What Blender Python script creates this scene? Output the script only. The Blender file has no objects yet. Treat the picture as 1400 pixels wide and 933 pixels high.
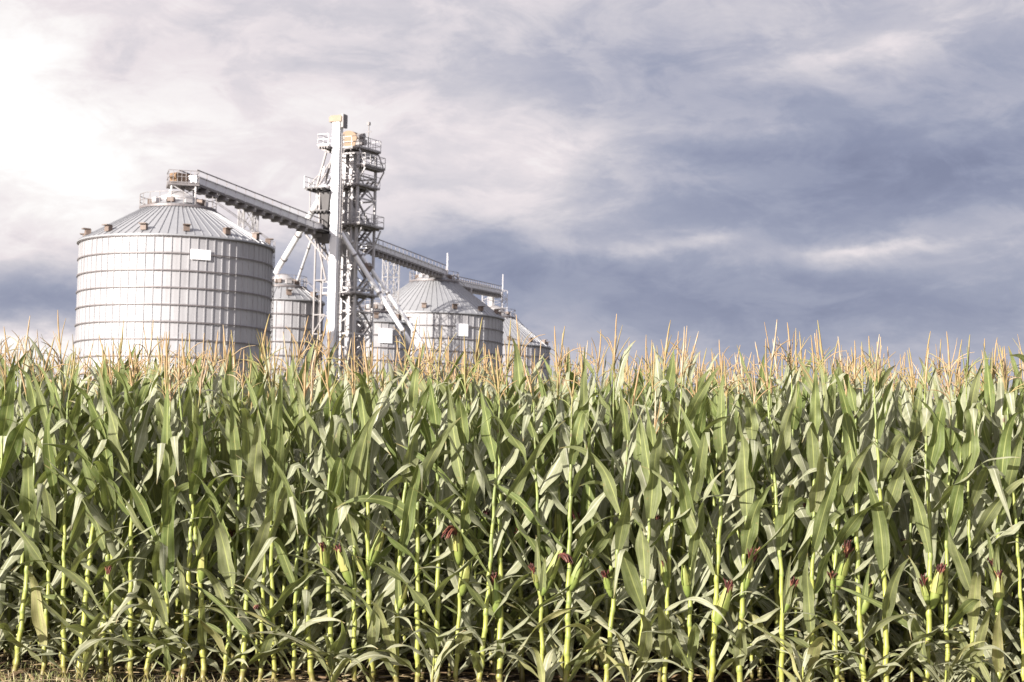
import bpy, math, random
import numpy as np
from mathutils import Vector, Matrix

S = bpy.context.scene
COL = S.collection
PI = math.pi
R_ = math.radians

# ------------------------------------------------------------------ camera numbers
HC = 1.25                       # camera height above the soil
PITCH = 4.43
ROLL = 1.15
F = 2500.0                      # focal length in pixels of a 1400 px wide frame
CAMROT = Matrix.Rotation(R_(90 + PITCH), 3, 'X') @ Matrix.Rotation(R_(ROLL), 3, 'Z')


def at(px, py, Y):
    """world point seen at photo pixel (px, py) that lies Y metres in front"""
    d = CAMROT @ Vector(((px - 700.0) / F, -(py - 466.5) / F, -1.0))
    k = Y / d.y
    return Vector((d.x * k, Y, HC + d.z * k))


# ------------------------------------------------------------------ mesh builder
class MB:
    def __init__(self):
        self.v, self.f, self.uv, self.t = [], [], [], []
        self.n = 0

    def add(self, verts, faces, uv=None, tint=0.0):
        b = self.n
        self.v.extend([tuple(map(float, p)) for p in verts])
        self.f.extend([tuple(int(i) + b for i in fc) for fc in faces])
        k = len(verts)
        self.uv.extend([(0.5, 0.5)] * k if uv is None else [tuple(map(float, q)) for q in uv])
        if hasattr(tint, '__len__'):
            self.t.extend([float(x) for x in tint])
        else:
            self.t.extend([float(tint)] * k)
        self.n += k

    def box(self, c, size, rotz=0.0, M=None, tint=0.0):
        sx, sy, sz = size[0] / 2, size[1] / 2, size[2] / 2
        rot = M if M is not None else Matrix.Rotation(rotz, 3, 'Z')
        c = Vector(c)
        vs = [c + rot @ Vector((x, y, z)) for z in (-sz, sz) for y in (-sy, sy) for x in (-sx, sx)]
        self.add(vs, [(0, 2, 3, 1), (4, 5, 7, 6), (0, 1, 5, 4), (2, 6, 7, 3), (0, 4, 6, 2), (1, 3, 7, 5)], tint=tint)

    def bar(self, p, q, w, h=None, tint=0.0):
        p, q = Vector(p), Vector(q)
        d = q - p
        L = d.length
        if L < 1e-6:
            return
        d.normalize()
        up = Vector((0, 0, 1)) if abs(d.z) < 0.95 else Vector((1, 0, 0))
        s = d.cross(up).normalized()
        u = s.cross(d)
        M = Matrix((s, d, u)).transposed()
        self.box((p + q) / 2, (w, L, h if h else w), M=M, tint=tint)

    def tube(self, pts, radii, n=8, cap=True, tint=0.0):
        pts = [Vector(p) for p in pts]
        m = len(pts)
        if not hasattr(radii, '__len__'):
            radii = [radii] * m
        vs, fs, uv, tt = [], [], [], []
        ref = None
        for i in range(m):
            d = (pts[min(i + 1, m - 1)] - pts[max(i - 1, 0)])
            d.normalize()
            if ref is None:
                ref = Vector((1, 0, 0)) if abs(d.x) < 0.8 else Vector((0, 1, 0))
            s = (ref - d * ref.dot(d)).normalized()
            ref = s
            u = d.cross(s)
            for k in range(n):
                a = 2 * PI * k / n
                vs.append(pts[i] + (s * math.cos(a) + u * math.sin(a)) * radii[i])
                uv.append((k / n, i / max(1, m - 1)))
                tt.append(tint[i] if hasattr(tint, '__len__') else tint)
        for i in range(m - 1):
            for k in range(n):
                k2 = (k + 1) % n
                fs.append((i * n + k, i * n + k2, (i + 1) * n + k2, (i + 1) * n + k))
        if cap:
            fs.append(tuple(range(n - 1, -1, -1)))
            fs.append(tuple(range((m - 1) * n, m * n)))
        self.add(vs, fs, uv, tt)

    def lathe(self, prof, n, c=(0, 0, 0), close=False):
        vs, fs = [], []
        for (r, z) in prof:
            for k in range(n):
                a = 2 * PI * k / n
                vs.append((c[0] + r * math.cos(a), c[1] + r * math.sin(a), c[2] + z))
        m = len(prof)
        for i in range(m if close else m - 1):
            j = (i + 1) % m
            for k in range(n):
                k2 = (k + 1) % n
                fs.append((i * n + k, i * n + k2, j * n + k2, j * n + k))
        self.add(vs, fs)

    def mesh(self, name, mat, smooth=False):
        me = bpy.data.meshes.new(name)
        me.from_pydata(self.v, [], self.f)
        me.materials.append(mat)
        nl = len(me.loops)
        idx = np.empty(nl, dtype=np.int32)
        me.loops.foreach_get('vertex_index', idx)
        uvl = me.uv_layers.new(name='UVMap')
        uvl.data.foreach_set('uv', np.asarray(self.uv, dtype=np.float32)[idx].ravel())
        at_ = me.attributes.new('tint', 'FLOAT', 'POINT')
        at_.data.foreach_set('value', np.asarray(self.t, dtype=np.float32))
        if smooth:
            me.polygons.foreach_set('use_smooth', np.ones(len(me.polygons), dtype=bool))
        me.update()
        return me

    def build(self, name, mat, parent=None, smooth=False, loc=None):
        o = bpy.data.objects.new(name, self.mesh(name, mat, smooth))
        COL.objects.link(o)
        if parent:
            o.parent = parent
        if loc is not None:
            o.location = loc
        return o


def thing(name, label, cat, loc=(0, 0, 0), rotz=0.0, group=None):
    o = bpy.data.objects.new(name, None)
    o.empty_display_size = 0.2
    COL.objects.link(o)
    o.location = loc
    o.rotation_euler = (0, 0, rotz)
    o['label'] = label
    o['category'] = cat
    if group:
        o['group'] = group
    return o


# ------------------------------------------------------------------ materials
class NT:
    def __init__(self, tree):
        self.t = tree

    def node(self, kind, **kw):
        n = self.t.nodes.new(kind)
        for k, v in kw.items():
            setattr(n, k, v)
        return n

    def link(self, a, b):
        self.t.links.new(a, b)

    def val(self, sock, v):
        if isinstance(v, bpy.types.NodeSocket):
            self.link(v, sock)
        else:
            sock.default_value = v

    def m(self, op, a, b=None, c=None, clamp=False):
        n = self.node('ShaderNodeMath', operation=op, use_clamp=clamp)
        self.val(n.inputs[0], a)
        if b is not None:
            self.val(n.inputs[1], b)
        if c is not None:
            self.val(n.inputs[2], c)
        return n.outputs[0]

    def mix(self, f, a, b, blend='MIX'):
        n = self.node('ShaderNodeMix', data_type='RGBA', blend_type=blend)
        self.val(n.inputs[0], f)
        self.val(n.inputs[6], a)
        self.val(n.inputs[7], b)
        return n.outputs[2]

    def ramp(self, f, stops, interp='LINEAR'):
        n = self.node('ShaderNodeValToRGB')
        n.color_ramp.interpolation = interp
        el = n.color_ramp.elements
        while len(el) < len(stops):
            el.new(0.5)
        for e, (p, c) in zip(el, stops):
            e.position = p
            e.color = (*c, 1.0) if len(c) == 3 else c
        self.val(n.inputs[0], f)
        return n.outputs[0]

    def noise(self, vec, scale, detail=4.0, rough=0.55, dist=0.0):
        n = self.node('ShaderNodeTexNoise')
        if vec is not None:
            self.link(vec, n.inputs['Vector'])
        n.inputs['Scale'].default_value = scale
        n.inputs['Detail'].default_value = detail
        n.inputs['Roughness'].default_value = rough
        n.inputs['Distortion'].default_value = dist
        return n.outputs['Fac']

    def mapping(self, vec, scale=(1, 1, 1), loc=(0, 0, 0)):
        n = self.node('ShaderNodeMapping')
        self.link(vec, n.inputs[0])
        n.inputs['Scale'].default_value = scale
        n.inputs['Location'].default_value = loc
        return n.outputs[0]

    def smooth(self, x, lo, hi, a=0.0, b=1.0):
        n = self.node('ShaderNodeMapRange', interpolation_type='SMOOTHSTEP')
        self.val(n.inputs[0], x)
        n.inputs[1].default_value = lo
        n.inputs[2].default_value = hi
        n.inputs[3].default_value = a
        n.inputs[4].default_value = b
        return n.outputs[0]


def new_mat(name):
    m = bpy.data.materials.new(name)
    m.use_nodes = True
    nt = NT(m.node_tree)
    bsdf = m.node_tree.nodes['Principled BSDF']
    return m, nt, bsdf


def C4(r, g, b):
    return (r, g, b, 1.0)


def metal_mat(name, col, metallic=0.3, rough=0.45, var=0.12, scale=1.5, rust=0.0):
    m, nt, b = new_mat(name)
    tc = nt.node('ShaderNodeTexCoord')
    n1 = nt.noise(tc.outputs['Object'], scale, 5, 0.6)
    n2 = nt.noise(nt.mapping(tc.outputs['Object'], (3, 3, 0.25)), scale * 2, 3, 0.5)
    k = nt.m('ADD', nt.m('MULTIPLY', n1, 0.6), nt.m('MULTIPLY', n2, 0.4))
    lo = tuple(c * (1 - var) for c in col)
    hi = tuple(min(1, c * (1 + var)) for c in col)
    c = nt.ramp(k, [(0.3, lo), (0.7, hi)])
    if rust > 0:
        r = nt.smooth(nt.noise(tc.outputs['Object'], scale * 3.1, 6, 0.65), 0.58, 0.72)
        c = nt.mix(nt.m('MULTIPLY', r, rust), c, C4(0.16, 0.08, 0.04))
    nt.link(c, b.inputs['Base Color'])
    b.inputs['Metallic'].default_value = metallic
    nt.link(nt.m('MULTIPLY_ADD', n1, 0.25, rough - 0.12), b.inputs['Roughness'])
    return m


def silo_wall_mat(name, ring, nrib):
    m, nt, b = new_mat(name)
    tc = nt.node('ShaderNodeTexCoord')
    sep = nt.node('ShaderNodeSeparateXYZ')
    nt.link(tc.outputs['Object'], sep.inputs[0])
    ang = nt.m('ARCTAN2', sep.outputs[1], sep.outputs[0])
    row = nt.m('FLOOR', nt.m('DIVIDE', sep.outputs[2], ring))
    pa = nt.m('FLOOR', nt.m('ADD', nt.m('MULTIPLY', ang, nrib / 2 / (2 * PI)), nt.m('MULTIPLY', row, 0.5)))
    cb = nt.node('ShaderNodeCombineXYZ')
    nt.link(pa, cb.inputs[0])
    nt.link(row, cb.inputs[1])
    wn = nt.node('ShaderNodeTexWhiteNoise', noise_dimensions='3D')
    nt.link(cb.outputs[0], wn.inputs['Vector'])
    streak = nt.noise(nt.mapping(tc.outputs['Object'], (1, 1, 0.06)), 2.2, 5, 0.6)
    spang = nt.noise(tc.outputs['Object'], 9, 3, 0.6)
    k = nt.m('ADD', nt.m('MULTIPLY', wn.outputs['Value'], 0.16), nt.m('ADD', nt.m('MULTIPLY', streak, 0.5), nt.m('MULTIPLY', spang, 0.24)))
    c = nt.ramp(k, [(0.25, (0.265, 0.255, 0.262)), (0.5, (0.34, 0.33, 0.338)), (0.78, (0.42, 0.41, 0.415))])
    nt.link(c, b.inputs['Base Color'])
    b.inputs['Metallic'].default_value = 0.1
    b.inputs['Roughness'].default_value = 0.6
    # fine horizontal corrugation of the sheets
    wv = nt.m('SINE', nt.m('MULTIPLY', sep.outputs[2], 2 * PI / 0.1))
    bp = nt.node('ShaderNodeBump')
    bp.inputs['Strength'].default_value = 0.25
    bp.inputs['Distance'].default_value = 0.012
    nt.link(wv, bp.inputs['Height'])
    nt.link(bp.outputs[0], b.inputs['Normal'])
    return m


def leaf_mat(name):
    m, nt, b = new_mat(name)
    uv = nt.node('ShaderNodeUVMap')
    sep = nt.node('ShaderNodeSeparateXYZ')
    nt.link(uv.outputs[0], sep.inputs[0])
    at_ = nt.node('ShaderNodeAttribute', attribute_name='tint')
    oi = nt.node('ShaderNodeObjectInfo')
    tc = nt.node('ShaderNodeTexCoord')
    n1 = nt.noise(tc.outputs['Object'], 7, 4, 0.6)
    t = nt.m('ADD', nt.m('MULTIPLY', at_.outputs['Fac'], 0.72),
             nt.m('ADD', nt.m('MULTIPLY', oi.outputs['Random'], 0.16), nt.m('MULTIPLY', n1, 0.24)))
    col = nt.ramp(t, [(0.05, (0.085, 0.128, 0.022)), (0.3, (0.120, 0.160, 0.036)), (0.55, (0.165, 0.190, 0.070)),
                      (0.76, (0.225, 0.230, 0.118)), (0.93, (0.34, 0.33, 0.14)), (1.0, (0.44, 0.40, 0.19))])
    geo = nt.node('ShaderNodeNewGeometry')
    pale = nt.mix(0.75, col, C4(0.32, 0.315, 0.225))
    col = nt.mix(geo.outputs['Backfacing'], col, pale)
    # parallel veins
    vein_v = nt.mapping(uv.outputs[0], (30, 0.9, 1))
    vn = nt.noise(vein_v, 1.6, 3, 0.6)
    col = nt.mix(nt.smooth(vn, 0.40, 0.64, 0.0, 0.48), col, C4(0.30, 0.305, 0.20))
    st_n = nt.noise(nt.mapping(uv.outputs[0], (9, 0.5, 1), (0, 0, 0)), 1.0, 4, 0.65)
    col = nt.mix(1.0, col, nt.ramp(st_n, [(0.30, (0.66, 0.70, 0.62)), (0.5, (1.0, 1.0, 1.0)), (0.7, (1.25, 1.22, 1.25))]), 'MULTIPLY')
    blot = nt.noise(tc.outputs['Object'], 16, 3, 0.6)
    col = nt.mix(1.0, col, nt.ramp(blot, [(0.3, (0.80, 0.83, 0.76)), (0.7, (1.16, 1.14, 1.16))]), 'MULTIPLY')
    du = nt.m('ABSOLUTE', nt.m('SUBTRACT', sep.outputs[0], 0.5))
    rib = nt.smooth(du, 0.015, 0.065, 1.0, 0.0)
    ribt = nt.m('MULTIPLY', rib, nt.smooth(sep.outputs[1], 0.55, 1.0, 0.85, 0.15))
    col = nt.mix(ribt, col, nt.mix(geo.outputs['Backfacing'], C4(0.40, 0.43, 0.16), C4(0.58, 0.57, 0.44)))
    # dry margins and blemishes
    bl = nt.m('MULTIPLY', nt.smooth(nt.noise(tc.outputs['Object'], 31, 4, 0.7), 0.61, 0.72), 0.6)
    tipd = nt.m('MULTIPLY', nt.smooth(nt.m('ADD', sep.outputs[1], nt.m('MULTIPLY', n1, 0.2)), 1.01, 1.10), 0.8)
    col = nt.mix(nt.m('MAXIMUM', bl, tipd), col, C4(0.30, 0.22, 0.10))
    nt.link(col, b.inputs['Base Color'])
    nt.link(nt.m('MULTIPLY_ADD', n1, 0.25, 0.38), b.inputs['Roughness'])
    b.inputs['Specular IOR Level'].default_value = 0.32
    bp = nt.node('ShaderNodeBump')
    bp.inputs['Strength'].default_value = 0.35
    bp.inputs['Distance'].default_value = 0.004
    nt.link(nt.m('ADD', vn, nt.m('MULTIPLY', n1, 1.5)), bp.inputs['Height'])
    nt.link(bp.outputs[0], b.inputs['Normal'])
    tr = nt.node('ShaderNodeBsdfTranslucent')
    nt.link(nt.mix(0.5, col, C4(0.26, 0.31, 0.03)), tr.inputs[0])
    mx = nt.node('ShaderNodeMixShader')
    mx.inputs[0].default_value = 0.28
    nt.link(b.outputs[0], mx.inputs[1])
    nt.link(tr.outputs[0], mx.inputs[2])
    nt.link(mx.outputs[0], m.node_tree.nodes['Material Output'].inputs[0])
    return m


def tint_mat(name, stops, rough=0.5, nscale=30, var=0.25, transl=0.0):
    m, nt, b = new_mat(name)
    at_ = nt.node('ShaderNodeAttribute', attribute_name='tint')
    oi = nt.node('ShaderNodeObjectInfo')
    tc = nt.node('ShaderNodeTexCoord')
    n1 = nt.noise(nt.mapping(tc.outputs['Object'], (1, 1, 0.3)), nscale, 4, 0.6)
    t = nt.m('ADD', at_.outputs['Fac'], nt.m('ADD', nt.m('MULTIPLY', nt.m('SUBTRACT', n1, 0.5), var * 2),
                                             nt.m('MULTIPLY', nt.m('SUBTRACT', oi.outputs['Random'], 0.5), 0.2)))
    c = nt.ramp(t, stops)
    if name == 'corn_stalk':
        sp_ = nt.node('ShaderNodeSeparateXYZ')
        nt.link(tc.outputs['Object'], sp_.inputs[0])
        dirt = nt.m('MULTIPLY', nt.smooth(nt.m('ADD', sp_.outputs[2], nt.m('MULTIPLY', nt.noise(tc.outputs['Object'], 45, 4, 0.7), 0.35)), 0.22, 0.38, 0.75, 0.0), 1.0)
        spot = nt.smooth(nt.noise(tc.outputs['Object'], 70, 4, 0.7), 0.62, 0.72, 0.0, 0.55)
        c = nt.mix(nt.m('MAXIMUM', dirt, spot), c, C4(0.13, 0.085, 0.04))
    nt.link(c, b.inputs['Base Color'])
    b.inputs['Roughness'].default_value = rough
    if transl > 0:
        tr = nt.node('ShaderNodeBsdfTranslucent')
        nt.link(c, tr.inputs[0])
        mx = nt.node('ShaderNodeMixShader')
        mx.inputs[0].default_value = transl
        nt.link(b.outputs[0], mx.inputs[1])
        nt.link(tr.outputs[0], mx.inputs[2])
        nt.link(mx.outputs[0], m.node_tree.nodes['Material Output'].inputs[0])
    return m


LEAF = leaf_mat('corn_leaf')
STALK = tint_mat('corn_stalk', [(0.0, (0.30, 0.30, 0.062)), (0.3, (0.26, 0.28, 0.062)), (0.6, (0.18, 0.22, 0.065)),
                                (0.9, (0.12, 0.12, 0.04)), (1.0, (0.10, 0.06, 0.03))], 0.42, 22, 0.16)
HUSK = tint_mat('corn_husk', [(0.0, (0.12, 0.17, 0.035)), (0.5, (0.21, 0.245, 0.055)), (1.0, (0.33, 0.30, 0.10))], 0.55, 70, 0.4, 0.1)
SILK = tint_mat('corn_silk', [(0.0, (0.035, 0.010, 0.008)), (0.5, (0.075, 0.018, 0.015)), (0.8, (0.14, 0.040, 0.025)), (1.0, (0.26, 0.14, 0.06))], 0.6, 60, 0.3)
TASSEL = tint_mat('corn_tassel', [(0.0, (0.20, 0.23, 0.07)), (0.3, (0.28, 0.23, 0.09)), (0.6, (0.34, 0.215, 0.10)), (0.85, (0.39, 0.28, 0.165)), (1.0, (0.44, 0.36, 0.25))], 0.7, 60, 0.3, 0.12)
GALV = metal_mat('galvanised_steel', (0.43, 0.41, 0.41), 0.3, 0.5)
GALV_DARK = metal_mat('weathered_steel', (0.19, 0.172, 0.17), 0.2, 0.55, 0.25, rust=0.3)
ROOFM = metal_mat('galvanised_roof', (0.285, 0.285, 0.295), 0.2, 0.45, 0.07)
RINGM = metal_mat('wind_ring_steel', (0.17, 0.15, 0.15), 0.3, 0.55, 0.2)
WHITE = metal_mat('white_painted_steel', (0.74, 0.73, 0.74), 0.0, 0.4, 0.05)
TAN = metal_mat('tan_painted_steel', (0.20, 0.122, 0.068), 0.0, 0.5, 0.1)
PIPE = metal_mat('bright_pipe_steel', (0.66, 0.64, 0.65), 0.2, 0.45, 0.1)
SHADEM = metal_mat('shade_toned_steel', (0.075, 0.068, 0.068), 0.1, 0.6, 0.25)  # steel coloured near black to stand for deep shade under the decks
RUSTY = metal_mat('rusty_steel', (0.15, 0.11, 0.09), 0.2, 0.6, 0.3, rust=0.5)


# ------------------------------------------------------------------ setting: ground
def ground_mat():
    m, nt, b = new_mat('meadow_ground')
    tc = nt.node('ShaderNodeTexCoord')
    n1 = nt.noise(tc.outputs['Object'], 0.6, 6, 0.6)
    n2 = nt.noise(tc.outputs['Object'], 14, 5, 0.7)
    k = nt.m('ADD', nt.m('MULTIPLY', n1, 0.5), nt.m('MULTIPLY', n2, 0.5))
    nt.link(nt.ramp(k, [(0.3, (0.075, 0.06, 0.035)), (0.5, (0.10, 0.10, 0.045)), (0.7, (0.17, 0.15, 0.075))]), b.inputs['Base Color'])
    b.inputs['Roughness'].default_value = 0.95
    bp = nt.node('ShaderNodeBump')
    bp.inputs['Distance'].default_value = 0.03
    nt.link(n2, bp.inputs['Height'])
    nt.link(bp.outputs[0], b.inputs['Normal'])
    return m


def soil_mat():
    m, nt, b = new_mat('field_soil')
    tc = nt.node('ShaderNodeTexCoord')
    n1 = nt.noise(tc.outputs['Object'], 3, 6, 0.65)
    n2 = nt.noise(tc.outputs['Object'], 35, 5, 0.7)
    k = nt.m('ADD', nt.m('MULTIPLY', n1, 0.5), nt.m('MULTIPLY', n2, 0.5))
    nt.link(nt.ramp(k, [(0.32, (0.035, 0.022, 0.015)), (0.52, (0.075, 0.048, 0.030)), (0.68, (0.15, 0.10, 0.06))]), b.inputs['Base Color'])
    b.inputs['Roughness'].default_value = 0.95
    bp = nt.node('ShaderNodeBump')
    bp.inputs['Distance'].default_value = 0.04
    nt.link(k, bp.inputs['Height'])
    nt.link(bp.outputs[0], b.inputs['Normal'])
    return m


def sheet(name, pts, z, mat, kind):
    mb = MB()
    mb.add([(x, y, z) for x, y in pts], [tuple(range(len(pts)))])
    o = mb.build(name, mat)
    o['kind'] = kind
    return o


ROW_SLOPE = -0.075
ROW_Y = 10.9
ROW_DIR = Vector((1, ROW_SLOPE, 0)).normalized()
ROW_NRM = Vector((-ROW_SLOPE, 1, 0)).normalized()
ROW_GAP = 0.66

sheet('ground', [(-2500, -300), (2500, -300), (2500, 4000), (-2500, 4000)], 0.0, ground_mat(), 'structure')
a = Vector((0, ROW_Y, 0))
e1 = a - ROW_DIR * 90 - ROW_NRM * 0.22
e2 = a + ROW_DIR * 90 - ROW_NRM * 0.22
sheet('field_soil', [(e1.x, e1.y), (e2.x, e2.y), (e2.x, e2.y + 105), (e1.x, e1.y + 90)], 0.004, soil_mat(), 'structure')


# ------------------------------------------------------------------ grain silos
def silo(name, label, X, Y, R, H, r_top, rise, ring, nrib, n_vent, mats, sign=None, group=None, walk=None, vent0=0.0, zmax=None):
    root = thing(name, label, 'silo', (X, Y, 0), 0, group)
    wm = silo_wall_mat('silo_sheet_steel_' + str(len(bpy.data.materials)), ring, nrib)
    mb = MB()
    prof = [(R, 0.0)]
    prof.append((R, H - 0.02))
    mb.lathe(prof, 144)
    for k in range(nrib):
        a_ = 2 * PI * (k + 0.5) / nrib
        mb.box(((R + 0.02) * math.cos(a_), (R + 0.02) * math.sin(a_), H / 2 - 0.05), (0.07, 0.075, H - 0.1), a_)
    mb.build('wall', wm, root, smooth=False)
    nr = int(H / ring)
    for i in range(nr + 1):
        z = H - 0.12 - i * ring
        if z < 0.3:
            break
        r = MB()
        r.lathe([(R + 0.085, -0.048), (R + 0.14, -0.048), (R + 0.14, 0.048), (R + 0.085, 0.048)], 144, (0, 0, z), close=True)
        r.build('wind_ring', RINGM, root)
    # roof
    rf = MB()
    Re = R + 0.22
    ze = H
    rf.lathe([(R + 0.10, ze - 0.10), (Re, ze - 0.10), (Re, ze), (r_top, ze + rise), (r_top * 0.55, ze + rise + (rise / (Re - r_top)) * r_top * 0.45)], 144)
    sl = math.atan2(rise, Re - r_top)
    Ls = math.hypot(rise, Re - r_top)
    for k in range(nrib):
        a_ = 2 * PI * k / nrib
        rm = (Re + r_top) / 2
        M = Matrix.Rotation(a_, 3, 'Z') @ Matrix.Rotation(sl, 3, 'Y')
        rf.box((rm * math.cos(a_), rm * math.sin(a_), ze + rise / 2 + 0.03), (Ls - 0.05, 0.05, 0.05), M=M)
    roof = rf.build('roof', ROOFM, root)
    # eave vents, near the lower edge of the roof
    for k in range(n_vent):
        a_ = 2 * PI * (k + vent0) / n_vent
        rv = Re - 0.55
        zv = ze + 0.55 * math.tan(sl)
        v = MB()
        M = Matrix.Rotation(a_, 3, 'Z')
        c = M @ Vector((rv, 0, zv + 0.22))
        v.box(c, (0.40, 0.44, 0.44), a_)
        c2 = M @ Vector((rv + 0.14, 0, zv + 0.46))
        v.box(c2, (0.56, 0.56, 0.06), a_)
        v.build('roof_vent', RUSTY, roof)
    # peak: lid, ring walkway and handrail
    zt = ze + rise
    pk = MB()
    ri = r_top * 0.55
    zi = zt + (rise / (Re - r_top)) * r_top * 0.45
    pk.lathe([(ri, zi), (ri, zi + 0.28), (ri * 0.35, zi + 0.75), (0.01, zi + 0.8)], 40)
    pk.build('peak_lid', GALV, root, smooth=False)
    wk = MB()
    wk.lathe([(r_top - 0.45, zt + 0.02), (r_top + 0.12, zt + 0.02), (r_top + 0.12, zt + 0.20), (r_top - 0.45, zt + 0.20)], 64, close=True)
    for k in range(20):
        a_ = 2 * PI * k / 20
        wk.bar(((r_top + 0.05) * math.cos(a_), (r_top + 0.05) * math.sin(a_), zt + 0.05), ((r_top + 0.35) * math.cos(a_), (r_top + 0.35) * math.sin(a_), zt - 0.25), 0.06)
    wk.build('ring_walkway', RINGM, root)
    hr = MB()
    for k in range(20):
        a_ = 2 * PI * k / 20
        x, y = (r_top + 0.1) * math.cos(a_), (r_top + 0.1) * math.sin(a_)
        hr.bar((x, y, zt + 0.2), (x, y, zt + 1.15), 0.05)
    for zz in (0.65, 1.13):
        pts = [((r_top + 0.1) * math.cos(2 * PI * k / 40), (r_top + 0.1) * math.sin(2 * PI * k / 40), zt + zz) for k in range(41)]
        for p, q in zip(pts, pts[1:]):
            hr.bar(p, q, 0.04)
    hr.build('handrail', GALV_DARK, root)
    rng = random.Random(len(label))
    for k in range(10):
        a_ = 2 * PI * (k + 0.35) / 10
        hb = MB()
        rr = r_top - 0.75
        hb.box((rr * math.cos(a_), rr * math.sin(a_), zt + 0.62), (0.5, 0.55, 0.42), a_)
        hb.build('peak_vent', RUSTY if k % 2 else GALV, root)
    if sign:
        da, z0, z1, wd = sign
        sg = MB()
        n = 6
        vs, fs = [], []
        for i in range(n + 1):
            a_ = -PI / 2 + da + (i / n - 0.5) * wd / R
            for rr in (R + 0.11, R + 0.16):
                for z in (z0, z1):
                    vs.append((rr * math.cos(a_), rr * math.sin(a_), z))
        for i in range(n):
            b = i * 4
            fs += [(b + 2, b + 6, b + 7, b + 3), (b, b + 1, b + 5, b + 4), (b + 1, b + 3, b + 7, b + 5), (b, b + 4, b + 6, b + 2)]
        fs += [(0, 2, 3, 1), (n * 4, n * 4 + 1, n * 4 + 3, n * 4 + 2)]
        sg.add(vs, fs)
        sg.build('sign_panel', WHITE, root)
    # ladder on the right of the wall and roof
    ld = MB()
    la = -PI / 2 + (walk if walk is not None else 1.25)
    ca, sa = math.cos(la), math.sin(la)
    tx, ty = -sa, ca
    for s in (-0.25, 0.25):
        ld.bar(((R + 0.3) * ca + tx * s, (R + 0.3) * sa + ty * s, 0.5), ((R + 0.3) * ca + tx * s, (R + 0.3) * sa + ty * s, H + 0.9), 0.05)
        ld.bar(((R + 0.2) * ca + tx * s, (R + 0.2) * sa + ty * s, H + 0.14), ((r_top + .15) * ca + tx * s, (r_top + .15) * sa + ty * s, zt + 0.12), 0.05)
        ld.bar(((R + 0.2) * ca + tx * s, (R + 0.2) * sa + ty * s, H + 0.8), ((r_top + .15) * ca + tx * s, (r_top + .15) * sa + ty * s, zt + 0.9), 0.04)
    nk = int(H / 0.45)
    for i in range(nk):
        z = 0.6 + i * 0.45
        ld.bar(((R + 0.3) * ca - tx * .25, (R + 0.3) * sa - ty * .25, z), ((R + 0.3) * ca + tx * .25, (R + 0.3) * sa + ty * .25, z), 0.04)
    for i in range(9):
        k = i / 8
        rr = (R + 0.2) * (1 - k) + (r_top + .15) * k
        z = (H + 0.15) * (1 - k) + (zt + 0.14) * k
        ld.bar((rr * ca - tx * .25, rr * sa - ty * .25, z), (rr * ca + tx * .25, rr * sa + ty * .25, z), 0.05)
    ld.build('ladder', GALV_DARK, root)
    return root


def silo_at(px, Y):
    return at(px, 430, Y).x


Y1, Y2, Y3, Y4, Y5 = 141.0, 196.0, 235.0, 170.0, 176.0
X1 = at(242, 330, Y1).x
X2 = at(592, 440, Y2).x
X3 = at(673, 465, Y3).x
X4 = at(385, 405, Y4).x
X5 = at(514, 440, Y5).x
silo('grain_silo', 'largest corrugated steel grain silo, standing alone left of the elevator tower', X1, Y1, 7.35, 19.0, 2.85, 2.75, 1.27, 72, 14,
     None, (0.42, 17.2, 17.95, 1.5), vent0=0.12, walk=1.9)
silo('grain_silo', 'wide grain silo with white plate, second largest, right behind the two slanting spouts', X2, Y2, 7.5, 18.75, 2.55, 3.75, 1.3, 64, 14,
     None, (0.45, 16.3, 17.6, 1.4), vent0=0.3, walk=2.2)
silo('grain_silo', 'farthest grain silo, mostly roof showing, at the right end of the last conveyor', X3, Y3, 7.4, 18.6, 2.8, 3.7, 1.3, 64, 14,
     None, vent0=0.2, walk=2.2)
silo('grain_silo', 'narrow grain silo wedged between the largest silo and the elevator tower', X4, Y4, 3.85, 17.6, 2.2, 1.25, 1.27, 34, 8,
     None, vent0=0.4, walk=1.15)
silo('grain_silo', 'small low grain silo with white plate, just right of the lattice tower', X5, Y5, 3.35, 16.3, 1.6, 0.95, 1.2, 30, 8,
     None, (0.35, 14.2, 15.6, 1.3), vent0=0.1, walk=2.4)


# ------------------------------------------------------------------ conveyors
def lattice(mb, base, top, half, dz, w, rot=0.0, taper=1.0, dirs=None):
    """four-legged lattice between two points on a vertical axis"""
    b, t = Vector(base), Vector(top)
    n = max(1, round((t.z - b.z) / dz))
    cs = [(-1, -1), (1, -1), (1, 1), (-1, 1)]
    M = Matrix.Rotation(rot, 3, 'Z')

    def corner(i, k):
        f = i / n
        h = half * (1 + (taper - 1) * (1 - f))
        return b.lerp(t, f) + M @ Vector((cs[k][0] * h, cs[k][1] * h, 0))
    for k in range(4):
        mb.bar(corner(0, k), corner(n, k), w)
    for i in range(n):
        for k in range(4):
            k2 = (k + 1) % 4
            mb.bar(corner(i + 1, k), corner(i + 1, k2), w * 0.6)
            if (i + k) % 2:
                mb.bar(corner(i, k), corner(i + 1, k2), w * 0.55)
            else:
                mb.bar(corner(i, k2), corner(i + 1, k), w * 0.55)
            if dz > 1.2:
                if (i + k) % 2:
                    mb.bar(corner(i, k2), corner(i + 1, k), w * 0.5)
                else:
                    mb.bar(corner(i, k), corner(i + 1, k2), w * 0.5)


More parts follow.
